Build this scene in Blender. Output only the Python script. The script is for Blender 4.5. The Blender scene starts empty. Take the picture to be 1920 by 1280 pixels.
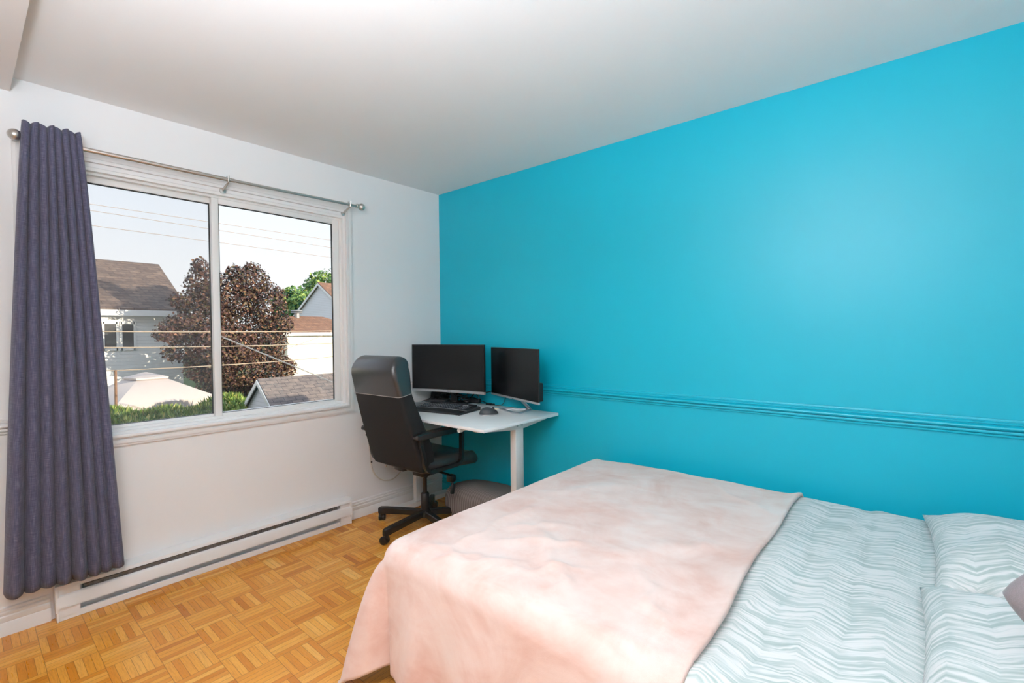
import bpy, bmesh, math, random
import numpy as np
from mathutils import Vector, Matrix, noise as mnoise
random.seed(7); rng = np.random.default_rng(7)
PI = math.pi; R = math.radians
sc = bpy.context.scene
col = sc.collection

# ------------------------------------------------------------------ materials
class NT:
    def __init__(s, name):
        s.m = bpy.data.materials.new(name); s.m.use_nodes = True
        s.t = s.m.node_tree; s.n = s.t.nodes; s.l = s.t.links
        s.n.clear()
        s.out = s.n.new('ShaderNodeOutputMaterial')
        s.b = s.n.new('ShaderNodeBsdfPrincipled')
        s.l.new(s.b.outputs[0], s.out.inputs[0])
    def set(s, sock, v):
        if isinstance(v, bpy.types.NodeSocket): s.l.new(v, sock)
        elif v is not None:
            if sock.type == 'RGBA' and len(v) == 3: v = (*v, 1)
            sock.default_value = v
    def M(s, op, a, b=None, c=None):
        n = s.n.new('ShaderNodeMath'); n.operation = op
        for i, v in enumerate((a, b, c)):
            if v is not None: s.set(n.inputs[i], v)
        return n.outputs[0]
    def mix(s, f, a, b, mode='MIX'):
        n = s.n.new('ShaderNodeMix'); n.data_type = 'RGBA'; n.blend_type = mode
        s.set(n.inputs[0], f); s.set(n.inputs[6], a); s.set(n.inputs[7], b)
        return n.outputs[2]
    def coord(s, kind='Object'):
        return s.n.new('ShaderNodeTexCoord').outputs[kind]
    def sep(s, v):
        n = s.n.new('ShaderNodeSeparateXYZ'); s.l.new(v, n.inputs[0]); return n.outputs
    def comb(s, x, y, z=0.0):
        n = s.n.new('ShaderNodeCombineXYZ')
        for i, v in enumerate((x, y, z)): s.set(n.inputs[i], v)
        return n.outputs[0]
    def mapping(s, v, scale=(1, 1, 1), rot=(0, 0, 0), loc=(0, 0, 0)):
        n = s.n.new('ShaderNodeMapping'); s.l.new(v, n.inputs[0])
        n.inputs['Scale'].default_value = scale; n.inputs['Rotation'].default_value = rot; n.inputs['Location'].default_value = loc
        return n.outputs[0]
    def noise(s, v, scale=5, detail=3, rough=.5, dist=0):
        n = s.n.new('ShaderNodeTexNoise'); s.set(n.inputs['Vector'], v)
        n.inputs['Scale'].default_value = scale; n.inputs['Detail'].default_value = detail
        n.inputs['Roughness'].default_value = rough; n.inputs['Distortion'].default_value = dist
        return n.outputs
    def ramp(s, f, stops, interp='LINEAR'):
        n = s.n.new('ShaderNodeValToRGB'); s.l.new(f, n.inputs[0]); n.color_ramp.interpolation = interp
        e = n.color_ramp.elements
        while len(e) < len(stops): e.new(.5)
        for k, (p, c) in enumerate(stops):
            e[k].position = p; e[k].color = (*c, 1) if len(c) == 3 else c
        return n.outputs[0]
    def rng(s, f, a, b, c, d):
        n = s.n.new('ShaderNodeMapRange'); s.set(n.inputs[0], f)
        for i, v in enumerate((a, b, c, d)): n.inputs[i + 1].default_value = v
        return n.outputs[0]
    def bump(s, h, strength=.3, dist=.01):
        n = s.n.new('ShaderNodeBump'); s.l.new(h, n.inputs['Height'])
        n.inputs['Strength'].default_value = strength; n.inputs['Distance'].default_value = dist
        s.l.new(n.outputs[0], s.b.inputs['Normal'])
    def P(s, **k):
        names = dict(color='Base Color', rough='Roughness', metal='Metallic', spec='Specular IOR Level', sheen='Sheen Weight',
                     sheenr='Sheen Roughness', coat='Coat Weight', coatr='Coat Roughness', emit='Emission Color', es='Emission Strength', trans='Transmission Weight', ss='Subsurface Weight')
        for a, v in k.items(): s.set(s.b.inputs[names[a]], v)
        return s.m

def srgb(r, g, b):
    f = lambda c: ((c / 255 + .055) / 1.055) ** 2.4 if c > 10 else c / 255 / 12.92
    return (f(r), f(g), f(b))
MATS = {}
def plain(name, color, rough=.5, metal=0, spec=.5, noise_amt=.06, noise_scale=8, bump=0, bscale=200, **k):
    t = NT(name)
    n = t.noise(t.coord(), noise_scale, 3)
    c2 = tuple(max(0, c * (1 - noise_amt)) for c in color)
    t.P(color=t.mix(n[0], c2, color), rough=rough, metal=metal, spec=spec, **k)
    if bump:
        t.bump(t.noise(t.coord(), bscale, 2)[0], bump, .002)
    MATS[name] = t.m
    return t.m

def paint(name, color, rough=.55, spec=.4, bump=.12):
    t = NT(name); c = t.coord()
    big = t.noise(c, 1.3, 2)[0]
    t.P(color=t.mix(big, tuple(x * .975 for x in color), color), rough=rough, spec=spec)
    t.bump(t.noise(c, 260, 2)[0], bump, .001)
    return t.m
m_white_wall = paint('white_wall_paint', (.84, .835, .83), .55)
m_blue_wall = paint('turquoise_wall_paint', (.001, .46, .61), .40, .5)
m_ceiling = paint('ceiling_paint', (.86, .855, .85), .7, .2)
m_trim = plain('white_trim_paint', (.80, .785, .77), .35, noise_amt=.02)
m_vinyl = plain('window_vinyl', (.84, .83, .81), .3, noise_amt=.02)
m_blue_trim = plain('turquoise_trim_paint', (.001, .46, .61), .40, noise_amt=.03)
m_nickel = plain('brushed_nickel', (.62, .58, .54), .32, 1.0, noise_amt=.1)
m_gasket = plain('rubber_gasket', (.03, .035, .035), .6)
m_soffit = paint('soffit_paint', (.74, .70, .67), .6)

def mat_floor():
    t = NT('parquet'); x, y, _ = t.sep(t.coord())
    S = .1525
    u = t.M('DIVIDE', t.M('ADD', x, 2.264), S); v = t.M('DIVIDE', t.M('ADD', y, .307), S)
    i = t.M('FLOOR', u); j = t.M('FLOOR', v); fu = t.M('FRACT', u); fv = t.M('FRACT', v)
    par = t.M('FLOORED_MODULO', t.M('ADD', i, j), 2)
    inv = t.M('SUBTRACT', 1, par)
    s_ = t.M('ADD', t.M('MULTIPLY', par, fu), t.M('MULTIPLY', inv, fv))
    l_ = t.M('ADD', t.M('MULTIPLY', par, fv), t.M('MULTIPLY', inv, fu))
    s6 = t.M('MULTIPLY', s_, 6); k = t.M('FLOOR', s6); fk = t.M('FRACT', s6)
    w = t.n.new('ShaderNodeTexWhiteNoise'); w.noise_dimensions = '3D'
    t.l.new(t.comb(t.M('ADD', i, .5), t.M('ADD', j, .5), t.M('ADD', k, .5)), w.inputs[0])
    w2 = t.n.new('ShaderNodeTexWhiteNoise'); w2.noise_dimensions = '2D'
    t.l.new(t.comb(t.M('ADD', i, .5), t.M('ADD', j, .5)), w2.inputs[0])
    rv = w.outputs[0]
    tone = t.M('ADD', t.M('MULTIPLY', rv, .75), t.M('MULTIPLY', w2.outputs[0], .25))
    base = t.ramp(tone, [(0, srgb(186, 106, 22)), (.14, srgb(214, 134, 36)), (.5, srgb(232, 160, 60)), (.85, srgb(240, 176, 82)), (1, srgb(246, 192, 106))])
    gv = t.comb(t.M('ADD', t.M('MULTIPLY', l_, .9), t.M('MULTIPLY', rv, 37.)), t.M('ADD', t.M('MULTIPLY', s6, 1.5), t.M('MULTIPLY', rv, 91.)), t.M('MULTIPLY', rv, 13.))
    g = t.noise(gv, 3.2, 5, .6, .6)[0]
    c = t.mix(t.rng(g, .45, .75, 0, .42), base, srgb(150, 84, 26))
    c = t.mix(t.rng(t.noise(t.coord(), 1.5, 2)[0], .4, .7, 0, .15), c, srgb(190, 120, 60))
    e1 = t.M('LESS_THAN', t.M('MINIMUM', fk, t.M('SUBTRACT', 1, fk)), .035)
    e2 = t.M('LESS_THAN', t.M('MINIMUM', l_, t.M('SUBTRACT', 1, l_)), .009)
    e = t.M('MAXIMUM', e1, e2)
    c = t.mix(t.M('MULTIPLY', e, .55), c, srgb(96, 50, 18))
    t.P(color=c, rough=t.rng(g, .3, .7, .26, .36), spec=.45)
    t.bump(t.M('SUBTRACT', t.M('MULTIPLY', g, .2), e), .15, .001)
    return t.m
m_floor = mat_floor()

def mat_curtain():
    t = NT('curtain_linen'); c = t.coord('UV')
    a = t.noise(t.mapping(c, (420, 18, 1)), 1, 3)[0]
    b = t.noise(t.mapping(c, (30, 700, 1)), 1, 3)[0]
    w = t.M('ADD', t.M('MULTIPLY', a, .5), t.M('MULTIPLY', b, .5))
    t.P(color=t.ramp(w, [(.3, srgb(66, 66, 85)), (.5, srgb(90, 89, 110)), (.7, srgb(128, 124, 143))]), rough=.9, spec=.15, sheen=.15)
    t.bump(w, .35, .002)
    return t.m
m_curtain = mat_curtain()
m_desk = plain('white_laminate', (.80, .80, .79), .38, noise_amt=.015)
m_desk_metal = plain('white_powder_coat', (.78, .765, .74), .4, noise_amt=.02)
m_steel = plain('steel_bolt', (.5, .5, .5), .3, 1)
m_black_plastic = plain('black_plastic', (.012, .012, .013), .35)
m_screen = plain('black_screen', (.006, .006, .0065), .26, spec=.4, noise_amt=.02)
m_silver = plain('silver_plastic', (.55, .56, .57), .35, .6)
m_alu = plain('satin_aluminium', (.60, .62, .64), .3, .9)
m_leather = plain('black_leather', (.028, .025, .025), .30, spec=.9, bump=.25, bscale=420)
m_mesh_fab = plain('black_fabric', (.016, .015, .015), .75, spec=.3, bump=.4, bscale=900)
m_chair_plastic = plain('chair_black_plastic', (.014, .013, .013), .3, spec=.5)
m_thread = plain('seam_thread', (.45, .40, .37), .6)
m_key = plain('key_caps', (.035, .04, .05), .45)
m_kb_body = plain('keyboard_body', (.022, .023, .026), .5)
m_glyph = plain('key_legend', (.55, .57, .6), .5)
m_cream = plain('cream_cord', (.66, .60, .53), .45)
m_pencil = plain('pale_wood', (.75, .62, .45), .5)

def mat_grey_rib():
    t = NT('grey_ribbed_fabric'); x, y, z = t.sep(t.coord())
    w = t.M('SINE', t.M('MULTIPLY', t.M('ADD', x, t.M('MULTIPLY', y, -.6)), 700))
    t.P(color=t.mix(t.rng(w, -1, 1, 0, 1), srgb(104, 96, 92), srgb(140, 130, 125)), rough=.9, spec=.1)
    t.bump(w, .3, .002); return t.m
m_rib = mat_grey_rib()
def mat_cushion():
    t = NT('grey_cushion_fabric'); c = t.coord()
    n = t.noise(c, 600, 2)[0]
    t.P(color=t.mix(n, srgb(110, 104, 108), srgb(150, 143, 147)), rough=.9, spec=.1, sheen=.3); t.bump(n, .3, .001); return t.m
m_cushion = mat_cushion()

def mat_blanket():
    t = NT('pink_fleece'); c = t.coord()
    n1 = t.noise(c, 3.2, 5, .62, .9)[0]
    n2 = t.noise(t.mapping(c, (1, .5, 1), (0, 0, .5)), 11, 4, .6, .6)[0]
    f = t.M('ADD', t.M('MULTIPLY', n1, .65), t.M('MULTIPLY', n2, .35))
    fur = t.noise(c, 750, 2, .7)[0]
    cc = t.ramp(f, [(.34, srgb(216, 177, 163)), (.46, srgb(225, 196, 185)), (.56, srgb(231, 209, 200)), (.68, srgb(235, 219, 212))])
    cc = t.mix(t.rng(fur, .3, .7, .12, 0), cc, srgb(190, 150, 140))
    t.P(color=cc, rough=.95, spec=.1, sheen=.35, sheenr=.5)
    t.bump(t.M('ADD', t.M('MULTIPLY', fur, .5), t.M('MULTIPLY', f, 1.0)), .35, .004)
    return t.m
m_blanket = mat_blanket()

def mat_zigzag():
    t = NT('zigzag_cotton'); c = t.coord('UV'); x, y, z = t.sep(c)
    w = t.noise(t.mapping(c, (4, 4, 1)), 1, 2)[0]
    yy = t.M('ADD', y, t.M('MULTIPLY', w, .06))
    q = t.M('DIVIDE', yy, .15)
    tri = t.M('ABSOLUTE', t.M('SUBTRACT', t.M('MULTIPLY', t.M('FRACT', q), 2), 1))
    w3 = t.noise(t.mapping(c, (14, 9, 1)), 1, 2)[0]
    val = t.M('ADD', t.M('ADD', t.M('DIVIDE', x, .030), t.M('MULTIPLY', tri, 1.5)), t.M('MULTIPLY', w3, 1.3))
    st = t.noise(t.comb(t.M('MULTIPLY', val, 2.3), t.M('MULTIPLY', yy, 5.5), 0.), 1, 2, .55)[0]
    s = t.M('SUBTRACT', st, t.M('MULTIPLY', t.rng(tri, 0, .25, 1, 0), .05))
    cc = t.ramp(s, [(.30, srgb(164, 180, 178)), (.42, srgb(180, 193, 191)), (.48, srgb(196, 204, 202)), (.55, srgb(218, 220, 219)), (.7, srgb(223, 223, 222))])
    t.P(color=cc, rough=.85, spec=.15, sheen=.2)
    t.bump(t.noise(t.mapping(c, (6, 14, 1)), 1, 3)[0], .25, .01)
    return t.m
m_zig = mat_zigzag()
m_mattress = plain('mattress_ticking', (.7, .7, .68), .8)
m_bedwood = plain('bed_frame_dark', (.08, .06, .05), .5)

def mat_glass():
    t = NT('window_glass')
    tr = t.n.new('ShaderNodeBsdfTransparent'); gl = t.n.new('ShaderNodeBsdfGlossy'); gl.inputs['Roughness'].default_value = .02
    fr = t.n.new('ShaderNodeFresnel'); fr.inputs[0].default_value = 1.45
    mx = t.n.new('ShaderNodeMixShader'); t.l.new(t.M('MULTIPLY', fr.outputs[0], .5), mx.inputs[0])
    t.l.new(tr.outputs[0], mx.inputs[1]); t.l.new(gl.outputs[0], mx.inputs[2]); t.l.new(mx.outputs[0], t.out.inputs[0])
    tr.inputs[0].default_value = (.97, .98, .98, 1)
    return t.m
m_glass = mat_glass()
def mat_screenmesh():
    t = NT('insect_mesh')
    tr = t.n.new('ShaderNodeBsdfTransparent'); tr.inputs[0].default_value = (1, 1, 1, 1)
    df = t.n.new('ShaderNodeBsdfDiffuse'); df.inputs[0].default_value = (.25, .27, .3, 1)
    mx = t.n.new('ShaderNodeMixShader'); mx.inputs[0].default_value = .10
    t.l.new(tr.outputs[0], mx.inputs[1]); t.l.new(df.outputs[0], mx.inputs[2]); t.l.new(mx.outputs[0], t.out.inputs[0])
    return t.m
m_netting = mat_screenmesh()

# outdoors
def mat_siding(name, color):
    t = NT(name); x, y, z = t.sep(t.coord())
    f = t.M('FRACT', t.M('DIVIDE', z, .13))
    t.P(color=t.mix(t.M('GREATER_THAN', f, .93), color, tuple(c * .66 for c in color)), rough=.6)  # darker line puts the shade under each lap into the colour
    t.bump(f, .6, .02); return t.m
m_siding = mat_siding('white_vinyl_siding', (.88, .87, .86))
m_siding_cream = mat_siding('cream_siding', (.86, .80, .68))
m_siding_grey = mat_siding('pale_grey_siding', (.80, .79, .84))
def mat_shingle(name, ca, cb, cc, sx=2.3, sy=1.75):
    t = NT(name); x, y, z = t.sep(t.coord())
    v = t.comb(t.M('ADD', x, t.M('MULTIPLY', y, .15)), t.M('MULTIPLY', z, sy), 0.)
    br = t.n.new('ShaderNodeTexBrick'); t.l.new(v, br.inputs[0])
    br.inputs['Scale'].default_value = sx; br.inputs['Color1'].default_value = (*ca, 1); br.inputs['Color2'].default_value = (*cb, 1); br.inputs['Mortar'].default_value = (*cc, 1)
    br.inputs['Mortar Size'].default_value = .018; br.inputs['Brick Width'].default_value = .9; br.inputs['Row Height'].default_value = .45
    n = t.noise(t.mapping(t.coord(), (1, 1, 3)), 6, 4)[0]
    t.P(color=t.mix(t.rng(n, .3, .7, 0, .5), br.outputs[0], cc), rough=.95, spec=.1)
    t.bump(br.outputs[1], -.4, .02); return t.m
m_shingle_brown = mat_shingle('brown_grey_shingles', srgb(140, 120, 108), srgb(108, 94, 88), srgb(62, 58, 60))
m_shingle_rust = mat_shingle('rust_shingles', srgb(160, 122, 100), srgb(136, 102, 86), srgb(92, 72, 64))
m_shingle_slate = mat_shingle('slate_shingles', srgb(138, 126, 120), srgb(120, 112, 110), srgb(70, 69, 74), 2.6)
m_soft_white = plain('white_fascia', (.80, .79, .77), .5)
m_pane = plain('dark_window_pane', (.07, .065, .06), .12, spec=.8)
m_canvas = plain('gazebo_canvas', (.60, .52, .48), .8, noise_amt=.04)
m_rust_post = plain('rusty_post', (.22, .12, .07), .8)
m_wire = plain('tan_wire', (.40, .32, .24), .6)
m_wire_pale = plain('pale_wire', (.34, .29, .27), .7)
m_cable_twist = plain('grey_twisted_cable', (.20, .21, .23), .5)
m_vent = plain('vent_metal', (.3, .29, .29), .5, .5)
m_bark = plain('bark', (.06, .045, .04), .9)
def mat_leaf(name, stops, rough=.5):
    t = NT(name); g = t.n.new('ShaderNodeNewGeometry')
    c = t.ramp(g.outputs['Random Per Island'], stops)
    t.P(color=c, rough=rough, spec=.3)
    return t.m
m_maple = mat_leaf('maroon_leaves', [(0, srgb(52, 38, 40)), (.3, srgb(78, 54, 52)), (.6, srgb(104, 72, 60)), (.82, srgb(88, 82, 54)), (1, srgb(150, 108, 86))])
m_green = mat_leaf('green_leaves', [(0, srgb(62, 96, 56)), (.5, srgb(98, 132, 70)), (1, srgb(150, 168, 84))])
m_hedge = mat_leaf('hedge_leaves', [(0, srgb(66, 92, 42)), (.5, srgb(104, 132, 58)), (.85, srgb(142, 158, 76)), (1, srgb(190, 178, 110))])
def mat_ground():
    t = NT('lawn'); n = t.noise(t.coord(), 3, 5)[0]
    t.P(color=t.mix(n, srgb(56, 76, 36), srgb(92, 106, 54)), rough=.95); t.bump(n, .5, .05); return t.m
m_ground = mat_ground()
m_soil = plain('hedge_core', srgb(60, 84, 42), .95, noise_amt=.4)
# ------------------------------------------------------------------ geometry helpers
class MB:
    def __init__(s): s.bm = bmesh.new()
    def face(s, pts):
        return s.bm.faces.new([s.bm.verts.new(p) for p in pts])
    def box(s, c, size, bevel=0, seg=2, rot=None):
        m = Matrix.Translation(c)
        if rot is not None: m = m @ rot.to_4x4()
        m = m @ Matrix.Diagonal((*size, 1))
        r = bmesh.ops.create_cube(s.bm, size=1, matrix=m)
        if bevel:
            es = {e for v in r['verts'] for e in v.link_edges}
            bmesh.ops.bevel(s.bm, geom=list(es), offset=bevel, segments=seg, profile=.5, affect='EDGES')
        return s
    def b2(s, a, b, bevel=0, seg=2):
        return s.box([(a[i] + b[i]) / 2 for i in range(3)], [abs(b[i] - a[i]) for i in range(3)], bevel, seg)
    def rings(s, rings, cap=True, closed=True):
        vs = [[s.bm.verts.new(p) for p in r] for r in rings]
        n = len(vs[0])
        for a, b in zip(vs, vs[1:]):
            for i in range(n if closed else n - 1):
                j = (i + 1) % n
                s.bm.faces.new((a[i], a[j], b[j], b[i]))
        if cap:
            s.bm.faces.new(list(reversed(vs[0]))); s.bm.faces.new(vs[-1])
        return vs
    def cyl(s, p0, p1, r0, r1=None, n=16):
        return s.tube([p0, p1], [r0, r0 if r1 is None else r1], n)
    def tube(s, pts, r, n=10):
        pts = [Vector(p) for p in pts]
        rr = r if isinstance(r, (list, tuple)) else [r] * len(pts)
        rg = []; up = None
        for i, p in enumerate(pts):
            d = (pts[min(i + 1, len(pts) - 1)] - pts[max(i - 1, 0)])
            if d.length < 1e-9: d = Vector((0, 0, 1))
            d.normalize()
            if up is None: up = d.orthogonal().normalized()
            else:
                up = up - d * up.dot(d); up.normalize()
            w = d.cross(up)
            rg.append([p + (up * math.cos(2 * PI * k / n) + w * math.sin(2 * PI * k / n)) * rr[i] for k in range(n)])
        s.rings(rg); return s
    def lathe(s, prof, c=(0, 0, 0), n=24, axis='z'):
        rg = []
        for (r, z) in prof:
            ring = []
            for k in range(n):
                a = 2 * PI * k / n; p = (r * math.cos(a), r * math.sin(a), z)
                if axis == 'x': p = (z, p[0], p[1])
                if axis == 'y': p = (p[1], z, p[0])
                ring.append((c[0] + p[0], c[1] + p[1], c[2] + p[2]))
            rg.append(ring)
        s.rings(rg); return s
    def prism(s, poly, a0, a1, axis='x'):
        def P(a, u, v):
            return {'x': (a, u, v), 'y': (u, a, v), 'z': (u, v, a)}[axis]
        s.rings([[P(a0, u, v) for u, v in poly], [P(a1, u, v) for u, v in poly]]); return s
    def grid(s, nx, ny, fn, uvfn=None):
        vs = [[s.bm.verts.new(fn(i / nx, j / ny)) for j in range(ny + 1)] for i in range(nx + 1)]
        uvl = s.bm.loops.layers.uv.verify() if uvfn else None
        for i in range(nx):
            for j in range(ny):
                f = s.bm.faces.new((vs[i][j], vs[i + 1][j], vs[i + 1][j + 1], vs[i][j + 1]))
                if uvfn:
                    for lp, (a, b) in zip(f.loops, ((i, j), (i + 1, j), (i + 1, j + 1), (i, j + 1))):
                        lp[uvl].uv = uvfn(a / nx, b / ny)
        return vs
    def done(s, name, mat, parent=None, sharp=35, normals=True, loc=None):
        if normals: bmesh.ops.recalc_face_normals(s.bm, faces=s.bm.faces)
        for f in s.bm.faces: f.smooth = True
        for e in s.bm.edges:
            if len(e.link_faces) == 2 and e.calc_face_angle(0) > R(sharp): e.smooth = False
        me = bpy.data.meshes.new(name); s.bm.to_mesh(me); s.bm.free()
        me.materials.append(mat)
        o = bpy.data.objects.new(name, me); col.objects.link(o)
        if parent: o.parent = parent
        if loc: o.location = loc
        return o
def smooth_path(pts, n=8):
    pts = [Vector(p) for p in pts]; out = []
    P = [pts[0]] + pts + [pts[-1]]
    for i in range(1, len(P) - 2):
        for k in range(n):
            t = k / n; a, b, c, d = P[i - 1], P[i], P[i + 1], P[i + 2]
            out.append(.5 * ((2 * b) + (c - a) * t + (2 * a - 5 * b + 4 * c - d) * t * t + (3 * b - a - 3 * c + d) * t ** 3))
    out.append(pts[-1]); return out
def tag(o, label, cat, group=None, kind=None):
    if label: o['label'] = label
    if cat: o['category'] = cat
    if group: o['group'] = group
    if kind: o['kind'] = kind
    return o
def thing(name, label, cat, loc=(0, 0, 0), rz=0, group=None):
    o = bpy.data.objects.new(name, None); col.objects.link(o); o.empty_display_size = .1
    o.location = loc; o.rotation_euler = (0, 0, rz)
    return tag(o, label, cat, group)
def struct(o): o['kind'] = 'structure'; return o

# ------------------------------------------------------------------ room shell
H = 2.44; XL = -3.10; YB = -3.68
OX0, OX1, OZ0, OZ1 = -2.40, -.85, .80, 2.115          # window opening
struct(MB().b2((XL - .15, YB - .15, -.12), (.15, .15, 0)).done('floor', m_floor))
struct(MB().b2((XL - .15, YB - .15, H), (.15, .15, H + .12)).done('ceiling', m_ceiling))
struct(MB().b2((0, YB - .15, 0), (.15, .15, H)).done('wall_right', m_blue_wall))
w = MB()
w.b2((XL - .15, 0, 0), (0, .15, OZ0)); w.b2((XL - .15, 0, OZ1), (0, .15, H))
w.b2((XL - .15, 0, OZ0), (OX0, .15, OZ1)); w.b2((OX1, 0, OZ0), (0, .15, OZ1))
struct(w.done('wall_window', m_white_wall))
struct(MB().b2((XL - .15, YB - .15, 0), (XL, 0, H)).done('wall_left', m_white_wall))
# back wall; its door is added to shut out sun and sky light
w = MB(); w.b2((XL, YB - .15, 0), (XL + .08, YB, H)); w.b2((XL + .08, YB - .15, 2.05), (XL + .9, YB, H)); w.b2((XL + .9, YB - .15, 0), (0, YB, H))
struct(w.done('wall_back', m_white_wall))
struct(MB().b2((XL, -3.3, 2.377), (-2.445, 0, H)).done('trim_soffit', m_soffit))

dr = struct(thing('door_added', None, None, (XL + .49, YB - .06, 0)))
b = MB(); b.b2((-.405, -.02, .006), (.405, .02, 2.045), .003)
for (za, zb_) in ((.2, .95), (1.1, 1.9)): b.b2((-.28, .018, za), (.28, .026, zb_), .006)
b.done('door_panel', m_trim, dr)
b = MB(); b.lathe([(.008, .02), (.008, .05), (.026, .06), (.028, .075), (.018, .088), (.001, .09)], (.34, 0, .98), 18, 'y'); b.done('door_handle', m_nickel, dr)
# chair rail and baseboards
def rail_prof(z0, z1, d):
    h = z1 - z0
    P = [(0, 0), (.35, 0), (.42, .04), (.42, .12), (.22, .135), (.22, .17), (.62, .19), (.68, .26), (.62, .33), (.34, .35), (.34, .39), (.85, .42), (1.0, .50), (.95, .58),
         (.70, .64), (.40, .66), (.40, .70), (.60, .73), (.60, .80), (.28, .83), (.28, .88), (.36, .90), (.30, 1.0), (0, 1.0)]
    return [(u * d, z0 + v * h) for u, v in P]
rp = rail_prof(.879, .948, .024)
struct(MB().prism([(-a, b) for a, b in rp], YB, 0, 'y').done('trim_1', m_blue_trim))
w = MB(); w.prism([(-a, b) for a, b in rp], -.80, -.002, 'x')
struct(w.done('trim_2', m_trim))
struct(MB().prism([(-a, b) for a, b in rp], XL, -2.447, 'x').done('trim_3', m_trim))
bp = [(0, 0), (.014, 0), (.014, .055), (.011, .06), (.013, .063), (.013, .083), (.009, .088), (.011, .091), (.011, .101), (.006, .106), (.008, .109), (.007, .118), (0, .122)]
struct(MB().prism([(-a, b) for a, b in bp], XL, -2.362, 'x').done('baseboard_window', m_trim))
struct(MB().prism([(-a, b) for a, b in bp], -.858, -.001, 'x').done('baseboard_corner', m_trim))
struct(MB().prism([(-a, b) for a, b in bp], YB, -.015, 'y').done('baseboard_right', m_blue_trim))

# ------------------------------------------------------------------ window
win = struct(thing('window_1', None, None, (0, 0, 0)))
w = MB()
# casing: frame of stepped moulding around the opening
def frame_ring(b, x0, x1, z0, z1, steps):
    for (ins0, ins1, y0, y1) in steps:
        b.b2((x0 + ins0, y0, z0 + ins0), (x0 + ins1, y1, z1 - ins0)); b.b2((x1 - ins1, y0, z0 + ins0), (x1 - ins0, y1, z1 - ins0))
        b.b2((x0 + ins1, y0, z1 - ins1), (x1 - ins1, y1, z1 - ins0)); b.b2((x0 + ins1, y0, z0 + ins0), (x1 - ins1, y1, z0 + ins1))
frame_ring(w, OX0 - .046, OX1 + .046, OZ0 - .046, OZ1 + .068, [(0, .012, -.012, .0), (.012, .030, -.018, .0), (.030, .038, -.014, 0), (.038, .048, -.02, .0)])
w.done('casing', m_trim, win)
w = MB(); w.b2((OX0 - .0, -.028, OZ0 - .004), (OX1, .05, OZ0 + .012), .003)
w.done('sill', m_trim, win)
w = MB()
frame_ring(w, OX0 + .001, OX1 - .001, OZ0 + .008, OZ1 - .001, [(0, .016, .0, .15), (.016, .028, .03, .14), (.028, .038, .085, .125)])
w.done('frame', m_vinyl, win)
MX = -1.641
def sash(x0, x1, y0, name, wl, wr):
    b = MB(); z0, z1 = .816, 2.090; y1 = y0 + .024
    b.b2((x0, y0, z0), (x0 + wl, y1, z1), .003); b.b2((x1 - wr, y0, z0), (x1, y1, z1), .003)
    b.b2((x0 + wl, y0, z1 - .035), (x1 - wr, y1, z1), .003); b.b2((x0 + wl, y0, z0), (x1 - wr, y1, z0 + .034), .003)
    so = b.done('sash', m_vinyl, win)
    gx0, gx1, gz0, gz1 = x0 + wl, x1 - wr, z0 + .034, z1 - .035
    g = MB(); t_ = .004
    for a, c in (((gx0, y0 + .006, gz0), (gx0 + t_, y0 + .018, gz1)), ((gx1 - t_, y0 + .006, gz0), (gx1, y0 + .018, gz1)),
                 ((gx0, y0 + .006, gz1 - t_), (gx1, y0 + .018, gz1)), ((gx0, y0 + .006, gz0), (gx1, y0 + .018, gz0 + .002))):
        g.b2(a, c)
    g.done('gasket', m_gasket, so)
    MB().b2((gx0, y0 + .010, gz0), (gx1, y0 + .014, gz1)).done('pane', m_glass, so)
    return so
sash(MX - .018, OX1 - .029, .036, 'sash', .036, .045)
sash(OX0 + .029, MX + .018, .062, 'sash', .045, .036)
n = MB(); n.b2((OX0 + .04, .112, .822), (MX + .02, .1135, 2.10)); n.done('insect_screen', m_netting, win)

# ------------------------------------------------------------------ curtain rod + curtain
RY, RZ = -.09, 2.166
rod = thing('curtain_rod', 'brushed nickel curtain rod above the window with ball ends', 'curtain rod', (-1.6, RY, RZ))
b = MB(); b.cyl((-.80, 0, 0), (.02, 0, .003), .0105); b.cyl((0, 0, .003), (.785, 0, .010), .0085); b.done('pole', m_nickel, rod)
for sx, zz in ((-1, 0), (1, .010)):
    b = MB(); x = -.80 if sx < 0 else .785
    b.lathe([(.011, 0), (.016, .002 * 1), (.016, .012), (.010, .014), (.012, .018)] + [(.024 * math.sin(a), .040 - .024 * math.cos(a)) for a in np.linspace(.5, 3.05, 10)], (0, 0, 0), 18, 'x')
    o = b.done('finial', m_nickel, rod); o.location = (x, 0, zz); o.rotation_euler = (0, 0, 0 if sx > 0 else PI)
for x in (-.77, -.012, .735):
    b = MB(); zz = .003 if x < .1 else .010
    b.cyl((x, -.0, zz - .016), (x, .086, zz - .045), .006, n=10)
    b.lathe([(.004, .078), (.016, .080), (.016, .0885)], (x, 0, zz - .045), 16, 'y')
    b.tube([(x, .016, zz + .022), (x, .014, zz - .004), (x, .004, zz - .014), (x, -.010, zz - .012), (x, -.014, zz + .006), (x, -.016, zz + .02)], .004, 8)
    b.done('bracket', m_nickel, rod)

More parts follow.
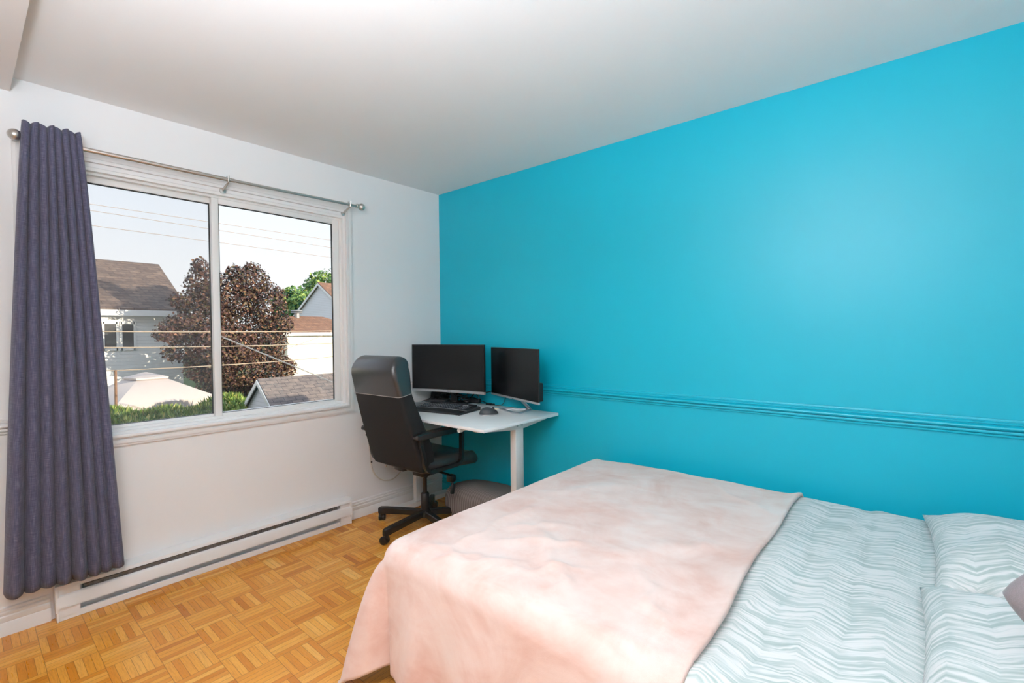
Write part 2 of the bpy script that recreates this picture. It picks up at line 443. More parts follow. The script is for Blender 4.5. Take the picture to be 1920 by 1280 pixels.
NF = 8
def curtain_pt(u, v):
    # u across, v from top (0) to hem (1)
    zt, zb = 2.225, .205
    z = zt + (zb - zt) * v
    k = v ** .85
    x0 = -2.418 + (-2.512 + 2.418) * k; x1 = -2.232 + (-2.118 + 2.232) * k
    wob = .012 * math.sin(6.1 * u + 1.3) + .008 * math.sin(13 * u + v * 2)
    uu = u + wob
    ph = 2 * PI * NF * uu
    s = math.sin(ph); tri_ = math.asin(max(-1, min(1, s))) / (PI / 2); fold = math.copysign(abs(s) ** .75, s) * (1 - .35 * k) + tri_ * .35 * k * 1.08
    amp = (.022 + .033 * k) * (1 + .22 * math.sin(9.7 * u + 2))
    pinch = 1 - .25 * math.exp(-((z - RZ) / .03) ** 2)
    y = RY - .018 + amp * fold * pinch
    if y > -.005: y = -.005
    x = x0 + (x1 - x0) * u + (.006 + .008 * k) * math.cos(ph) * .9
    y += .006 * math.sin(2.3 * z + 5 * u) * k
    if u > .97: y = min(-.03, y + .03 * (u - .97) / .03)
    z += .012 * (1 - v) * math.sin(ph * .5 + 1) * (1 if v < .05 else 0)
    return (x, y, z)
b = MB(); b.grid(260, 60, curtain_pt, lambda u, v: (u * 1.0, (1 - v) * 2.0))
cur = b.done('curtain', m_curtain, normals=False, sharp=180)
md = cur.modifiers.new('thick', 'SOLIDIFY'); md.thickness = .002
tag(cur, 'slate grey pleated curtain hanging at the left end of the rod', 'curtain')

# ------------------------------------------------------------------ baseboard heater
hx0, hx1 = -2.352, -.868
ht = thing('baseboard_heater', 'long white electric baseboard heater below the window', 'heater', ((hx0 + hx1) / 2, 0, 0))
L = (hx1 - hx0) / 2
b = MB(); b.b2((-L + .01, -.012, .004), (L - .01, -.001, .172)); b.done('back_plate', m_trim, ht)
b = MB(); b.prism([(-.001, .178), (-.03, .178), (-.066, .166), (-.070, .150), (-.064, .150), (-.060, .160), (-.03, .171), (-.001, .171)], -L, L, 'x'); b.done('top_cover', m_trim, ht)
b = MB(); b.prism([(-.058, .124), (-.066, .120), (-.070, .114), (-.070, .062), (-.064, .060), (-.062, .066), (-.062, .112)], -L + .004, L - .004, 'x'); b.done('front_panel', m_trim, ht)
b = MB(); b.prism([(-.012, .002), (-.058, .002), (-.058, .030), (-.053, .032), (-.012, .020)], -L + .006, L - .006, 'x'); b.done('bottom_rail', m_trim, ht)
for s in (-1, 1):
    b = MB(); b.b2((s * L, -.069, .046), (s * (L - .012), -.001, .168), .002)
    b.b2((s * (L - .004), -.066, .002), (s * (L - .012), -.001, .05), .001)
    b.b2((s * (L - .012), -.062, .02), (s * (L - .085), -.012, .155))
    b.done('end_cap', m_trim, ht)
b = MB(); b.b2((-L + .1, -.045, .06), (L - .1, -.014, .135)); 
for k in range(70):
    x = -L + .12 + k * (2 * L - .24) / 69; b.b2((x, -.055, .055), (x + .0015, -.013, .14))
b.tube([(-L + .1, -.05, .128), (-L + .13, -.052, .136), (0, -.050, .139), (L - .12, -.050, .141)], .002, 6)
b.done('heating_element', plain('heater_fins', (.34, .33, .32), .5, .4), ht)

# ------------------------------------------------------------------ desk
DZ = .765
desk = thing('desk', 'white height-adjustable desk in the corner with the two monitors on it', 'desk', (-.37, -.617, 0))
dx0, dx1, dy0, dy1 = -.735 + .37, -.024 + .37, -1.205 + .617, -.032 + .617
MB().b2((dx0, dy0, DZ - .019), (dx1, dy1, DZ), .0025).done('tabletop', m_desk, desk)
for s, y in ((-1, -1.118 + .617), (1, -.13 + .617)):
    lg = MB(); cx = .018
    lg.b2((cx - .0375, y - .023, .30), (cx + .0375, y + .023, DZ - .03), .004)
    lg.b2((cx - .032, y - .018, .03), (cx + .032, y + .018, .31), .003)
    lo = lg.done('leg', m_desk_metal, desk)
    f = MB(); f.prism([(-.215, .002), (.335, .002), (.335, .018), (.315, .036), (-.195, .036), (-.215, .018)], y - .034, y + .034, 'y')
    f.done('foot', m_desk_metal, lo)
    br = MB(); br.prism([(-.335, DZ - .0195), (-.335, DZ - .030), (-.28, DZ - .036), (-.03, DZ - .062), (.06, DZ - .062), (.27, DZ - .040), (.33, DZ - .031), (.33, DZ - .0195)], y - .027, y + .027, 'y')
    bo = br.done('bracket', m_desk_metal, lo)
    for xx in (-.015, .03):
        q = MB(); q.lathe([(.001, 0), (.006, 0), (.0065, .003), (.004, .005), (.001, .005)], (0, 0, 0), 12, 'y')
        qo = q.done('bolt', m_steel, bo); qo.location = (xx + .005, y + s * .0275 , DZ - .040); qo.rotation_euler = (0, 0, 0 if s > 0 else PI)
b = MB(); b.b2((cx - .025, -.46, DZ - .055), (cx + .025, .46, DZ - .0195), .003); b.done('crossbar', m_desk_metal, desk)
b = MB(); b.cyl((-.325, -.36, DZ - .036), (-.02, -.36, DZ - .036), .0075, n=12); b.lathe([(.0075, 0), (.0125, .002), (.0135, .012), (.012, .03), (.0075, .034)], (-.345, -.36, DZ - .036), 16, 'x'); b.done('crank', m_desk_metal, desk)

# ------------------------------------------------------------------ monitors
def face_axes(pl, pr):
    pl, pr = Vector(pl), Vector(pr); r = (pr - pl); w = r.length; r.normalize()
    n = Vector((0, 0, 1)).cross(r)     # points to the back
    return (pl + pr) / 2, w, math.atan2(r.y, r.x)
# local frame: +x to the right along the screen, +y away from viewer, z up
c, W1, az = face_axes((-.320, -.035, 0), (-.165, -.66, 0))
mon = thing('monitor', 'larger curved black monitor with silver chin, left on the desk', 'monitor', (c.x, c.y, DZ), az)
hw = W1 / 2; sag = .028
def arc(x): return sag * (1 - (x / hw) ** 2)
def curved(b, x0, x1, z0, z1, y0, y1, n=20):
    rg = []
    for k in range(n + 1):
        x = x0 + (x1 - x0) * k / n; a = arc(x)
        rg.append([(x, a + y0, z0), (x, a + y1, z0), (x, a + y1, z1), (x, a + y0, z1)])
    b.rings(rg)
z0, z1 = .092, .450
b = MB(); curved(b, -hw, hw, z0 + .018, z1, 0, .018); b.done('bezel', m_black_plastic, mon)
b = MB(); curved(b, -hw + .006, hw - .006, z0 + .026, z1 - .008, -.0012, .004); b.done('screen', m_screen, mon)
b = MB(); curved(b, -hw, hw, z0, z0 + .0185, -.004, .018); ch = b.done('chin', m_silver, mon)
b = MB(); b.b2((-.015, sag - .0052, z0 + .007), (.015, sag - .004, z0 + .011)); b.done('maker_mark', plain('dark_mark', (.08, .08, .09), .4), ch)
b = MB(); b.box((0, sag + .035, .27), (.42, .045, .24), .02, 3); b.done('rear_housing', m_black_plastic, mon)
b = MB(); b.box((0, sag + .075, .15), (.055, .03, .27), .006); b.prism([(-.11, .05), (-.12, .17), (-.09, .20), (.09, .20), (.12, .17), (.11, .05), (.08, .02), (-.08, .02)], 0.0005, .010, 'z'); b.done('stand', m_black_plastic, mon)

c, W2, az2 = face_axes((-.040, -.610, 0), (-.25, -1.213, 0))
mon2 = thing('monitor', 'smaller flat black monitor on a silver loop stand, right on the desk', 'monitor', (c.x, c.y, DZ), az2)
hw = W2 / 2; z0, z1 = .080, .430
b = MB(); b.b2((-hw, 0, z0 + .012), (hw, .010, z1), .002); b.done('bezel', m_black_plastic, mon2)
b = MB(); b.b2((-hw + .004, -.0008, z0 + .016), (hw - .004, .003, z1 - .005)); b.done('screen', m_screen, mon2)
b = MB(); b.b2((-hw, -.003, z0), (hw, .010, z0 + .0125), .001); ch = b.done('chin', m_silver, mon2)
b = MB(); b.b2((-.012, -.0036, z0 + .004), (.012, -.003, z0 + .007)); b.done('maker_mark', MATS['dark_mark'], ch)
b = MB(); b.box((0, .029, z0 + .075), (2 * hw - .03, .038, .12), .008, 3); b.done('rear_housing', m_black_plastic, mon2)
b = MB()
ci, si = math.cos(-az2), math.sin(-az2)
def loc2(x, y):
    dx, dy = x - c.x, y - c.y; return (dx * ci - dy * si, dx * si + dy * ci)
LP = [(-.150, -.765), (-.235, -.985), (-.228, -1.035), (-.055, -1.000), (-.035, -.955)]
lp = [loc2(*p) for p in LP]
ctr = (sum(p[0] for p in lp) / 5, sum(p[1] for p in lp) / 5)
outer = lp; inner = [(ctr[0] + (p[0] - ctr[0]) * .76, ctr[1] + (p[1] - ctr[1]) * .76) for p in lp]
rg = []
for (o_, i_) in zip(outer, inner):
    rg.append([(o_[0], o_[1], .0005), (o_[0], o_[1], .009), (i_[0], i_[1], .009), (i_[0], i_[1], .0005)])
b.rings(rg + [rg[0]], cap=False)
nb = loc2(-.048, -.975); nt = (-.02, .02)
b.tube([(nb[0], nb[1], .004), (nb[0] * .6 + nt[0] * .4, nb[1] * .6 + nt[1] * .4 , .06), (nt[0], nt[1], .12)], .004, 6)
rg = []
for (p, zz) in ((nb, .006), ((nb[0] * .5 + nt[0] * .5, nb[1] * .5 + nt[1] * .5), .065), (nt, .12)):
    rg.append([(p[0] - .028, p[1], zz), (p[0] + .028, p[1], zz), (p[0] + .028, p[1] + .006, zz), (p[0] - .028, p[1] + .006, zz)])
b.rings(rg)
b.done('stand', m_alu, mon2)

# ------------------------------------------------------------------ keyboard, mouse and small desk things
kb = thing('keyboard', 'black wave keyboard with a padded palm rest in front of the monitors', 'keyboard', (-.418, -.512, DZ), R(-90 + 12))
# local: +x right, +y away from typist
def kz(x, y): return .010 + .012 * (y + .11) / .22 + .006 * math.cos(x / .23 * 1.5)
def wave(x): return .012 * (x / .22) ** 2
b = MB()
def kb_pt(u, v):
    x = -.225 + .45 * u; y = -.125 + .245 * v
    e = .010 * (1 - (2 * u - 1) ** 8)
    return (x, y - wave(x) * (1 - v) + .012 * v * (1 - ((2 * u - 1) ** 2)), kz(x, y))
top = b.grid(24, 12, kb_pt)
rim = [top[i][0] for i in range(25)] + [top[24][j] for j in range(1, 13)] + [top[i][12] for i in range(23, -1, -1)] + [top[0][j] for j in range(11, 0, -1)]
low = [b.bm.verts.new((v.co.x, v.co.y, .0008)) for v in rim]
for i in range(len(rim)):
    j = (i + 1) % len(rim); b.bm.faces.new((rim[i], rim[j], low[j], low[i]))
b.bm.faces.new(low)
b.done('body', m_kb_body, kb)
b = MB()
b.grid(24, 6, lambda u, v: (-.224 + .448 * u, -.126 + .085 * v - wave(-.224 + .448 * u) * (1 - v * .33), kz(-.224 + .448 * u, -.126 + .085 * v) + .001 + .004 * math.sin(PI * v)))
b.done('palm_rest', m_mesh_fab, kb)
b = MB(); b.tube([(-.222 + .444 * k / 20, -.040 - wave(-.222 + .444 * k / 20) * .62, kz(-.222 + .444 * k / 20, -.04) + .0015) for k in range(21)], .0018, 6)
b.done('trim_strip', m_silver, kb, )
kmesh = MB().box((0, 0, .0035), (.0165, .0165, .007), .0022, 2)
k0 = kmesh.done('key', m_key, kb)
g = MB(); g.b2((-.005, -.002, .0071), (.002, .005, .0074)); g0 = g.done('legend', m_glyph, k0)
first = True
for r_ in range(5):
    for q in range(19):
        x = -.206 + q * .0213; y = -.024 + r_ * .0212
        if q in (15,) or (r_ == 0 and q in (5, 6, 8, 9)): continue
        o = k0 if first else k0.copy()
        if not first:
            col.objects.link(o); o.parent = kb
            gg = g0.copy(); col.objects.link(gg); gg.parent = o
        first = False
        o.location = (x, y + .010 * (1 - (x / .22) ** 2) * (r_ / 5) - wave(x) * .4, kz(x, y) + .0005)
        if r_ == 0 and q == 7: o.scale = (4.6, 1, 1)
b = MB(); b.tube([(-.2 + .4 * k / 10, .108 + .010 * (1 - ((k - 5) / 5) ** 2), kz(0, .11) + .003) for k in range(11)], .0055, 8); b.done('media_strip', m_black_plastic, kb)
b = MB(); b.b2((.10, .083, kz(.12, .083) + .002), (.145, .092, kz(.12, .083) + .0045), .001); b.done('indicator_panel', m_glyph, kb)

ms = thing('mouse', 'black computer mouse with light sides on the desk right of the keyboard', 'mouse', (-.368, -.893, DZ), R(-120))
def mouse_pt(sx, sy, h, z0):
    def f(u, v):
        a = 2 * PI * u; t_ = v * PI / 2
        return (sx * math.cos(a) * math.cos(t_) * (1 + .08 * math.sin(a)), sy * math.sin(a) * math.cos(t_), z0 + h * (math.sin(t_)) * (1 - .25 * math.sin(a) * math.cos(t_)))
    return f
b = MB(); b.grid(28, 8, mouse_pt(.042, .064, .042, .008)); b.done('shell', plain('mouse_shell', (.045, .048, .052), .45), ms, sharp=80)
b = MB(); b.lathe([(.001, .0005), (.030, .0005), (.0335, .006), (.032, .009), (.001, .0095)], (0, 0, 0), 28); o = b.done('base', m_silver, ms); o.scale = (1.24, 1.86, 1)
b = MB(); b.lathe([(.002, -.004), (.009, -.004), (.0095, 0), (.009, .004), (.002, .004)], (0, .030, .040), 16, 'x'); b.done('scroll_wheel', m_black_plastic, ms)

lt = thing('laptop', 'closed silver laptop lying on the desk left of the keyboard', 'laptop', (-.50, -.168, DZ), R(15))
b = MB(); b.b2((-.14, -.095, .002), (.14, .095, .011), .003); b.done('base', m_alu, lt)
b = MB(); b.b2((-.14, -.095, .0115), (.14, .095, .018), .003); b.done('lid', m_alu, lt)

bx = thing('power_adapter', 'black power adapter brick behind the keyboard', 'adapter', (-.045, -.432, DZ), R(-72))
b = MB(); b.box((0, 0, .0165), (.105, .045, .032), .006, 3); b.done('case', m_black_plastic, bx)
b = MB(); b.tube(smooth_path([(.05, 0, .016), (.075, .004, .014), (.10, .0, .006), (.13, -.012, .004), (.16, -.012, .004)]), .003, 8); b.done('lead', m_black_plastic, bx)
hb = thing('usb_cable', 'short black cable with an inline plug lying on the desk behind the mouse', 'cable', (-.055, -.60, DZ), R(-80))
b = MB(); b.box((0, 0, .009), (.05, .022, .014), .004, 2); b.box((.035, .006, .007), (.02, .014, .011), .003); b.done('plug', m_black_plastic, hb)
b = MB(); b.tube(smooth_path([(.02, 0, .009), (.05, -.006, .004), (.085, .002, .004), (.11, .018, .015), (.125, .032, .06)]), .0022, 8); b.box((.130, .036, .075), (.012, .010, .034), .004); b.done('lead', m_black_plastic, hb)
b = MB()
for k in range(14):
    x = -.10 + random.uniform(-.06, .06); y = -.12 - .02 * k + random.uniform(-.03, .03)
    rr = random.uniform(.025, .06); pts = []
    for q in range(9):
        a = q * .8 + k; pts.append((x + rr * math.cos(a) * .7, y + rr * math.sin(a) * 1.3, .006 + .018 * (k % 4) + .012 * abs(math.sin(a * 1.7 + k))))
    b.tube(smooth_path(pts, 5), .0035, 6)
for pts in ([(-.04, -.36, .01), (-.03, -.40, .05), (-.04, -.44, .072), (-.04, -.48, .05), (-.04, -.47, .015), (-.05, -.42, .006)],
            [(-.03, -.34, .06), (-.02, -.45, .082), (-.02, -.55, .088), (-.03, -.63, .11)],
            [(-.02, -.30, .03), (-.02, -.38, .035), (-.02, -.44, .028), (-.03, -.46, .01)],
            [(-.26, -.07, .006), (-.22, -.10, .02), (-.17, -.13, .05), (-.10, -.16, .09)]):
    b.tube(smooth_path(pts, 6), .0035, 6)
o = b.done('cable_tangle', m_black_plastic, loc=(0, 0, DZ)); tag(o, 'tangle of black cables under the larger curved monitor', 'cables', kind='stuff')
bk = thing('small_box', 'small black box leaning among the cables below the curved monitor', 'box', (-.105, -.105, DZ), R(-70))
b = MB(); b.prism([(-.03, .001), (.03, .001), (.045, .085), (-.005, .095)], -.07, .07, 'x'); b.done('case', m_black_plastic, bk)
b = MB(); b.prism([(-.032, .006), (-.030, .006), (-.0085, .09), (-.0105, .09)], -.064, .064, 'x'); b.done('front_panel', m_kb_body, bk)
o = MB().box((0, 0, .006), (.17, .085, .011), .004).done('pouch', plain('dark_grey_pouch', (.06, .052, .055), .8), loc=(-.185, -.165, DZ + .0075)); o.rotation_euler = (0, 0, R(-60))
tag(o, 'flat dark grey pouch in front of the cable tangle', 'pouch')
o = MB().cyl((0, 0, 0), (.155, 0, 0), .0036, n=6).done('pencil', m_pencil, loc=(-.178, -.757, DZ + .0042)); o.rotation_euler = (0, 0, R(-57))
tag(o, 'pale pencil lying on the desk beside the silver loop stand', 'pencil')

# ------------------------------------------------------------------ office chair
ch = thing('office_chair', 'black leather high-back office chair pulled up to the desk', 'office chair', (-.58, -.495, 0), R(2.5))
def rrect(xc, yc, hx, hy, r, z, n=5, tilt=0):
    pts = []
    for sx, sy, a0 in ((1, 1, 0), (-1, 1, 90), (-1, -1, 180), (1, -1, 270)):
        for k in range(n + 1):
            a = R(a0 + 90 * k / n); px = sx * (hx - r) + r * math.cos(a); py = sy * (hy - r) + r * math.sin(a)
            pts.append((xc + px, yc + py, z + tilt * px))
    return pts
def interp(z, tab):
    for (a, *va), (b_, *vb) in zip(tab, tab[1:]):
        if z <= b_:
            t_ = max(0, (z - a) / (b_ - a)); return [x + (y - x) * t_ for x, y in zip(va, vb)]
    return list(tab[-1][1:])
# z: rear x, front x, half width
back_tab = [(.47, -.250, -.150, .240), (.50, -.258, -.140, .246), (.60, -.295, -.160, .246), (.74, -.340, -.222, .240), (.90, -.388, -.288, .230), (.94, -.399, -.300, .228),
            (1.02, -.418, -.302, .224), (1.09, -.432, -.302, .218), (1.13, -.434, -.308, .212)]
def back_rings(za, zb, n):
    out = []
    for k in range(n + 1):
        z = za + (zb - za) * k / n; xr, xf, hy = interp(z, back_tab)
        bow = 0
        out.append(rrect((xr + xf) / 2, 0, (xf - xr) / 2, hy, min(.022, (xf - xr) * .42), z, 5, .18))
    return out
def bow_rear(rings_, amt=.018):
    res = []
    for rg_ in rings_:
        ym = max(abs(p[1]) for p in rg_)
        res.append([(p[0] + amt * ((p[1] / ym) ** 2) , p[1], p[2]) for p in rg_])
    return res
b = MB(); rg = back_rings(.47, .935, 20)
low = [(p[0] * .8 + .2 * -.195, p[1] * .97, p[2] - .010) for p in rg[0]]
b.rings(bow_rear([low] + rg)); b.done('backrest', m_mesh_fab, ch, sharp=60)
b = MB(); rg = back_rings(.937, 1.13, 10)
xr, xf, hy = interp(1.13, back_tab)
for k in range(1, 9):
    a = k / 8 * PI / 2; s_ = math.cos(a)
    rg.append(rrect((xr + xf) / 2 + .012 * math.sin(a), 0, max(.004, (xf - xr) / 2 * (s_ ** .8)), hy - .045 * (1 - s_), max(.003, .022 * s_), 1.13 + .060 * math.sin(a), 5, .18 * s_))
rg = bow_rear(rg)
rg = [[(x, y, z - (.046 * abs(y / .22) ** 2.2 * min(1, max(0, (z - 1.0) / .13)))) for x, y, z in r_] for r_ in rg]
b.rings(rg); hd = b.done('headrest', m_leather, ch, sharp=75)
b = MB(); rr_ = bow_rear(back_rings(.936, .9361, 1))[0]
b.tube([Vector((p[0] * 1.001, p[1] * 1.003, p[2])) for p in rr_ + rr_[:1]], .0016, 6); b.done('seam_piping', m_thread, ch)
for sgn in (-1, 1):
    b = MB(); pts = []
    for k in range(14):
        z = .95 + .15 * k / 13; xr, xf, hy = interp(z, back_tab); pts.append((xr + .034, sgn * (hy - .005), z - .004))
    b.tube(pts, .0035, 6); b.done('side_piping', m_leather, hd)
# seat
def seat_ring(t_):
    z = .405 + .105 * t_
    e = math.sin(PI * min(1, max(0, t_))) ** .35 if 0 < t_ < 1 else 0
    return z, e
b = MB(); rg = []
for k in range(13):
    t_ = k / 12; ins = .035 * (1 - math.sin(PI * (.08 + .84 * t_)) ** .5)
    ring = rrect(.035, 0, .265 - ins, .248 - ins, .07, 0, 6)
    rg.append([(x, y, .440 + .080 * t_ + (.02 * (1 - ((x - .035) / .265) ** 2) * (1 - (y / .25) ** 2) if t_ > .7 else 0) - .055 * max(0, (x - .10) / .2) ** 2 + .012 * max(0, -x / .25)) for x, y, _ in ring])
b.rings(rg)
b.done('seat', m_leather, ch, sharp=60)
b = MB(); b.rings([rrect(.03, 0, .17, .19, .06, .418, 5), rrect(.03, 0, .215, .225, .06, .430, 5), rrect(.03, 0, .235, .238, .06, .446, 5)]); b.done('seat_shell', m_chair_plastic, ch)
b = MB(); b.box((.02, -.03, .392), (.22, .11, .06), .012); b.box((-.19, 0, .44), (.06, .09, .03), .01); b.done('tilt_mechanism', m_chair_plastic, ch)
b = MB(); b.cyl((.05, -.05, .375), (.05, -.19, .368), .008, n=10); b.box((.05, -.20, .350), (.05, .05, .05), .012); b.cyl((.055, -.205, .335), (.048, -.215, .305), .008)
b.box((.042, -.222, .282), (.034, .016, .062), .008, 3, Matrix.Rotation(R(18), 3, 'Y')); b.done('lever', m_chair_plastic, ch)
b = MB(); b.lathe([(.014, .21), (.014, .385)], n=16); b.lathe([(.026, .085), (.028, .10), (.028, .222), (.024, .228), (.016, .230)], n=20); b.done('gas_lift', m_chair_plastic, ch)
b = MB(); b.lathe([(.02, .070), (.044, .072), (.048, .085), (.044, .108), (.032, .118), (.01, .118)], n=24); b.done('hub', m_chair_plastic, ch)
for k in range(5):
    a = R(114 - 2.5 + 72 * k); ca, sa = math.cos(a), math.sin(a)
    def rad(r_, w_, z_): return (r_ * ca - w_ * sa, r_ * sa + w_ * ca, z_)
    b = MB(); rg = []
    for r_, hw_, zt, zb in ((.03, .022, .115, .078), (.10, .021, .112, .074), (.30, .018, .104, .060), (.345, .017, .100, .056), (.355, .012, .094, .060)):
        rg.append([rad(r_, -hw_, zb), rad(r_, hw_, zb), rad(r_, hw_, zt - .006), rad(r_, hw_ * .7, zt), rad(r_, -hw_ * .7, zt), rad(r_, -hw_, zt - .006)])
    b.rings(rg); leg = b.done('leg', m_chair_plastic, ch)
    b = MB(); cw = R(40 + 67 * k); cc_, cs_ = math.cos(cw), math.sin(cw); p = rad(.335, 0, 0); px, py = p[0] + .014 * cc_, p[1] + .014 * cs_
    rotm = Matrix.Rotation(cw, 3, 'Z')
    for sg in (-1, 1):
        c0 = Vector((px, py, .026)) + rotm @ Vector((0, sg * .012, 0)); e = rotm @ Vector((0, .0095, 0))
        b.tube([c0 - e * 1.0, c0 - e * .75, c0 + e * .75, c0 + e * 1.0], [.021, .0255, .0255, .021], 20)
    b.tube([(p[0], p[1], .03), (p[0], p[1], .062)], [.012, .010], 12); b.box((px - .006 * cc_, py - .006 * cs_, .04), (.030, .012, .026), .004, 2, rotm)
    b.done('caster', m_chair_plastic, leg)
for sg in (-1, 1):
    Y = sg * .257
    b = MB()
    def band(pts, w_, th):
        rg = []
        P_ = [Vector(p) for p in pts]
        for i, p in enumerate(P_):
            d = (P_[min(i + 1, len(P_) - 1)] - P_[max(i - 1, 0)]).normalized(); nn = Vector((0, 1, 0)).cross(d)
            rg.append([p + Vector((0, w_, 0)) + nn * th, p - Vector((0, w_, 0)) + nn * th, p - Vector((0, w_, 0)) - nn * th, p + Vector((0, w_, 0)) - nn * th])
        b.rings(rg)
    band(smooth_path([(-.258, Y, .672), (-.253, Y, .63), (-.232, Y, .55), (-.218, Y, .49), (-.185, Y, .458), (-.12, Y * .97, .450), (.0, Y * .97, .448), (.06, Y, .455), (.088, Y, .485), (.093, Y, .55), (.095, Y, .665)], 6), .013, .011)
    b.box((-.05, Y * .93, .448), (.12, .035, .016), .004)
    for zz in (.63, .44): b.lathe([(.001, 0), (.006, 0), (.006, .003), (.001, .003)], (-.262 if zz > .5 else -.225, Y + (.016 if sg > 0 else -.019), zz), 10, 'y')
    fr = b.done('armrest', m_chair_plastic, ch)
    b = MB(); rg = []
    for x, hw_, zt, zb in ((-.305, .012, .690, .676), (-.295, .024, .698, .668), (-.25, .030, .704, .664), (-.1, .036, .706, .666), (.04, .034, .704, .664), (.12, .026, .696, .664), (.14, .014, .690, .670)):
        rg.append([(x, Y - hw_, zb + .006), (x, Y - hw_ * .8, zb), (x, Y + hw_ * .8, zb), (x, Y + hw_, zb + .006), (x, Y + hw_, zt - .008), (x, Y + hw_ * .7, zt), (x, Y - hw_ * .7, zt), (x, Y - hw_, zt - .008)])
    b.rings(rg); b.done('arm_pad', m_chair_plastic, fr)

# ------------------------------------------------------------------ floor cushion, wall cord
b = MB()
def lump(u, v):
    a = 2 * PI * u; t_ = PI * (v - .5)
    ct = math.copysign(abs(math.cos(t_)) ** .55, math.cos(t_)); st = math.copysign(abs(math.sin(t_)) ** .75, math.sin(t_))
    ca = math.copysign(abs(math.cos(a)) ** .6, math.cos(a)); sa = math.copysign(abs(math.sin(a)) ** .6, math.sin(a))
    z = .125 + .125 * st
    return (.20 * ca * ct, .27 * sa * ct, z * (1 - .35 * (.20 * ca * ct + .0) / .20 * .3))
b.grid(40, 20, lump); bmesh.ops.remove_doubles(b.bm, verts=b.bm.verts, dist=1e-5)
pf = b.done('floor_cushion', m_rib, sharp=180, loc=(-.235, -.72, .001)); pf.rotation_euler = (0, 0, R(8))
tag(pf, 'grey ribbed floor cushion under the desk against the blue wall', 'cushion')
crd = thing('extension_cord', 'cream power cord looping down the white wall behind the chair', 'cord', (-.55, -.008, .19))
b = MB(); b.tube(smooth_path([(-.165, 0, .62), (-.15, 0, .45), (-.14, -.006, .25), (-.12, -.01, .12), (-.06, -.012, .045), (.02, -.012, .018), (.08, -.01, .03), (.13, -.008, .07), (.152, -.006, .115), (.148, -.004, .17), (.14, 0, .30)]), .0045, 8); b.done('wire', m_cream, crd)
b = MB(); b.b2((-.004, -.004, .12), (.006, .006, .165), .002); b.done('clip', m_cream, crd)

# ------------------------------------------------------------------ bed
BX0, BX1, BY0, BY1 = -1.60, -.10, -3.56, -1.53       # mattress footprint, foot at BY1
bed = thing('bed', 'double bed along the turquoise wall under the pink blanket', 'bed', ((BX0 + BX1) / 2, (BY0 + BY1) / 2, 0))
hx, hy = (BX1 - BX0) / 2, (BY1 - BY0) / 2
MB().b2((-hx + .02, -hy + .01, .16), (hx - .02, hy - .02, .27), .01).done('base', m_bedwood, bed)
MB().b2((-hx + .012, -hy, .275), (hx - .012, hy - .012, .510), .05, 4).done('mattress', m_mattress, bed)
for sx in (-1, 1):
    for sy in (-1, 1): MB().b2((sx * (hx - .06), sy * (hy - .07), 0), (sx * (hx - .12), sy * (hy - .13), .16), .004).done('leg', m_bedwood, bed)
def nz(x, y, s, seed=0): return mnoise.noise(Vector((x * s + seed, y * s - seed, seed * .7)))
def drape_profile(a, r=.075, flare=.10):
    """arc-length a past the edge start (edge start is r*pi/2 rounded) -> (out, down)"""
    q = r * PI / 2
    if a <= q:
        t_ = a / r; return r * math.sin(t_), r * (1 - math.cos(t_))
    d = a - q; return r + d * flare, r + d * math.sqrt(1 - flare ** 2)
def make_sheet():
    b = MB(); top = .530; drop = .30
    W = (BX1 - BX0); r = .07
    Lx = W - r
    def f(u, v):
        s = -0.12 + (Lx + .12 + r * PI / 2 + drop) * u          # distance from wall-side edge toward -x
        y = BY0 + .02 + (-1.60 - BY0) * v
        z = top; x = BX1 - s
        if s > Lx:
            o, d = drape_profile(s - Lx, r, .05); x = BX1 - Lx - o; z = top - d
        elif s < 0.04:
            o, d = drape_profile(.04 - s, .05, .0); x = BX1 - .04 + o; z = top - d
        k = 1 if s < Lx else .4
        und = min(1, max(0, (y + 2.62) / .10)); k *= 1 - .85 * und
        z -= .010 * und; x += (.03 * und if s > Lx else 0)
        z += k * (.010 * nz(x, y, 2.5, 3) + .006 * nz(x * .5, y, 7, 5))
        # soft long creases running across the bed
        z += k * .006 * math.exp(-((y + 2.93 + .06 * math.sin(3 * x)) / .03) ** 2) - k * .006 * math.exp(-((y + 2.83 + .05 * math.sin(2.4 * x + 1)) / .03) ** 2)
        
        return (x, y, z)
    b.grid(90, 100, f, lambda u, v: (u * 2.1, v * 1.95))
    o = b.done('bedspread', m_zig, sharp=180, normals=False)
    m_ = o.modifiers.new('t', 'SOLIDIFY'); m_.thickness = .006; m_.offset = -1
    return tag(o, 'white and grey-green zigzag bedspread covering the mattress', 'bedspread')
make_sheet()

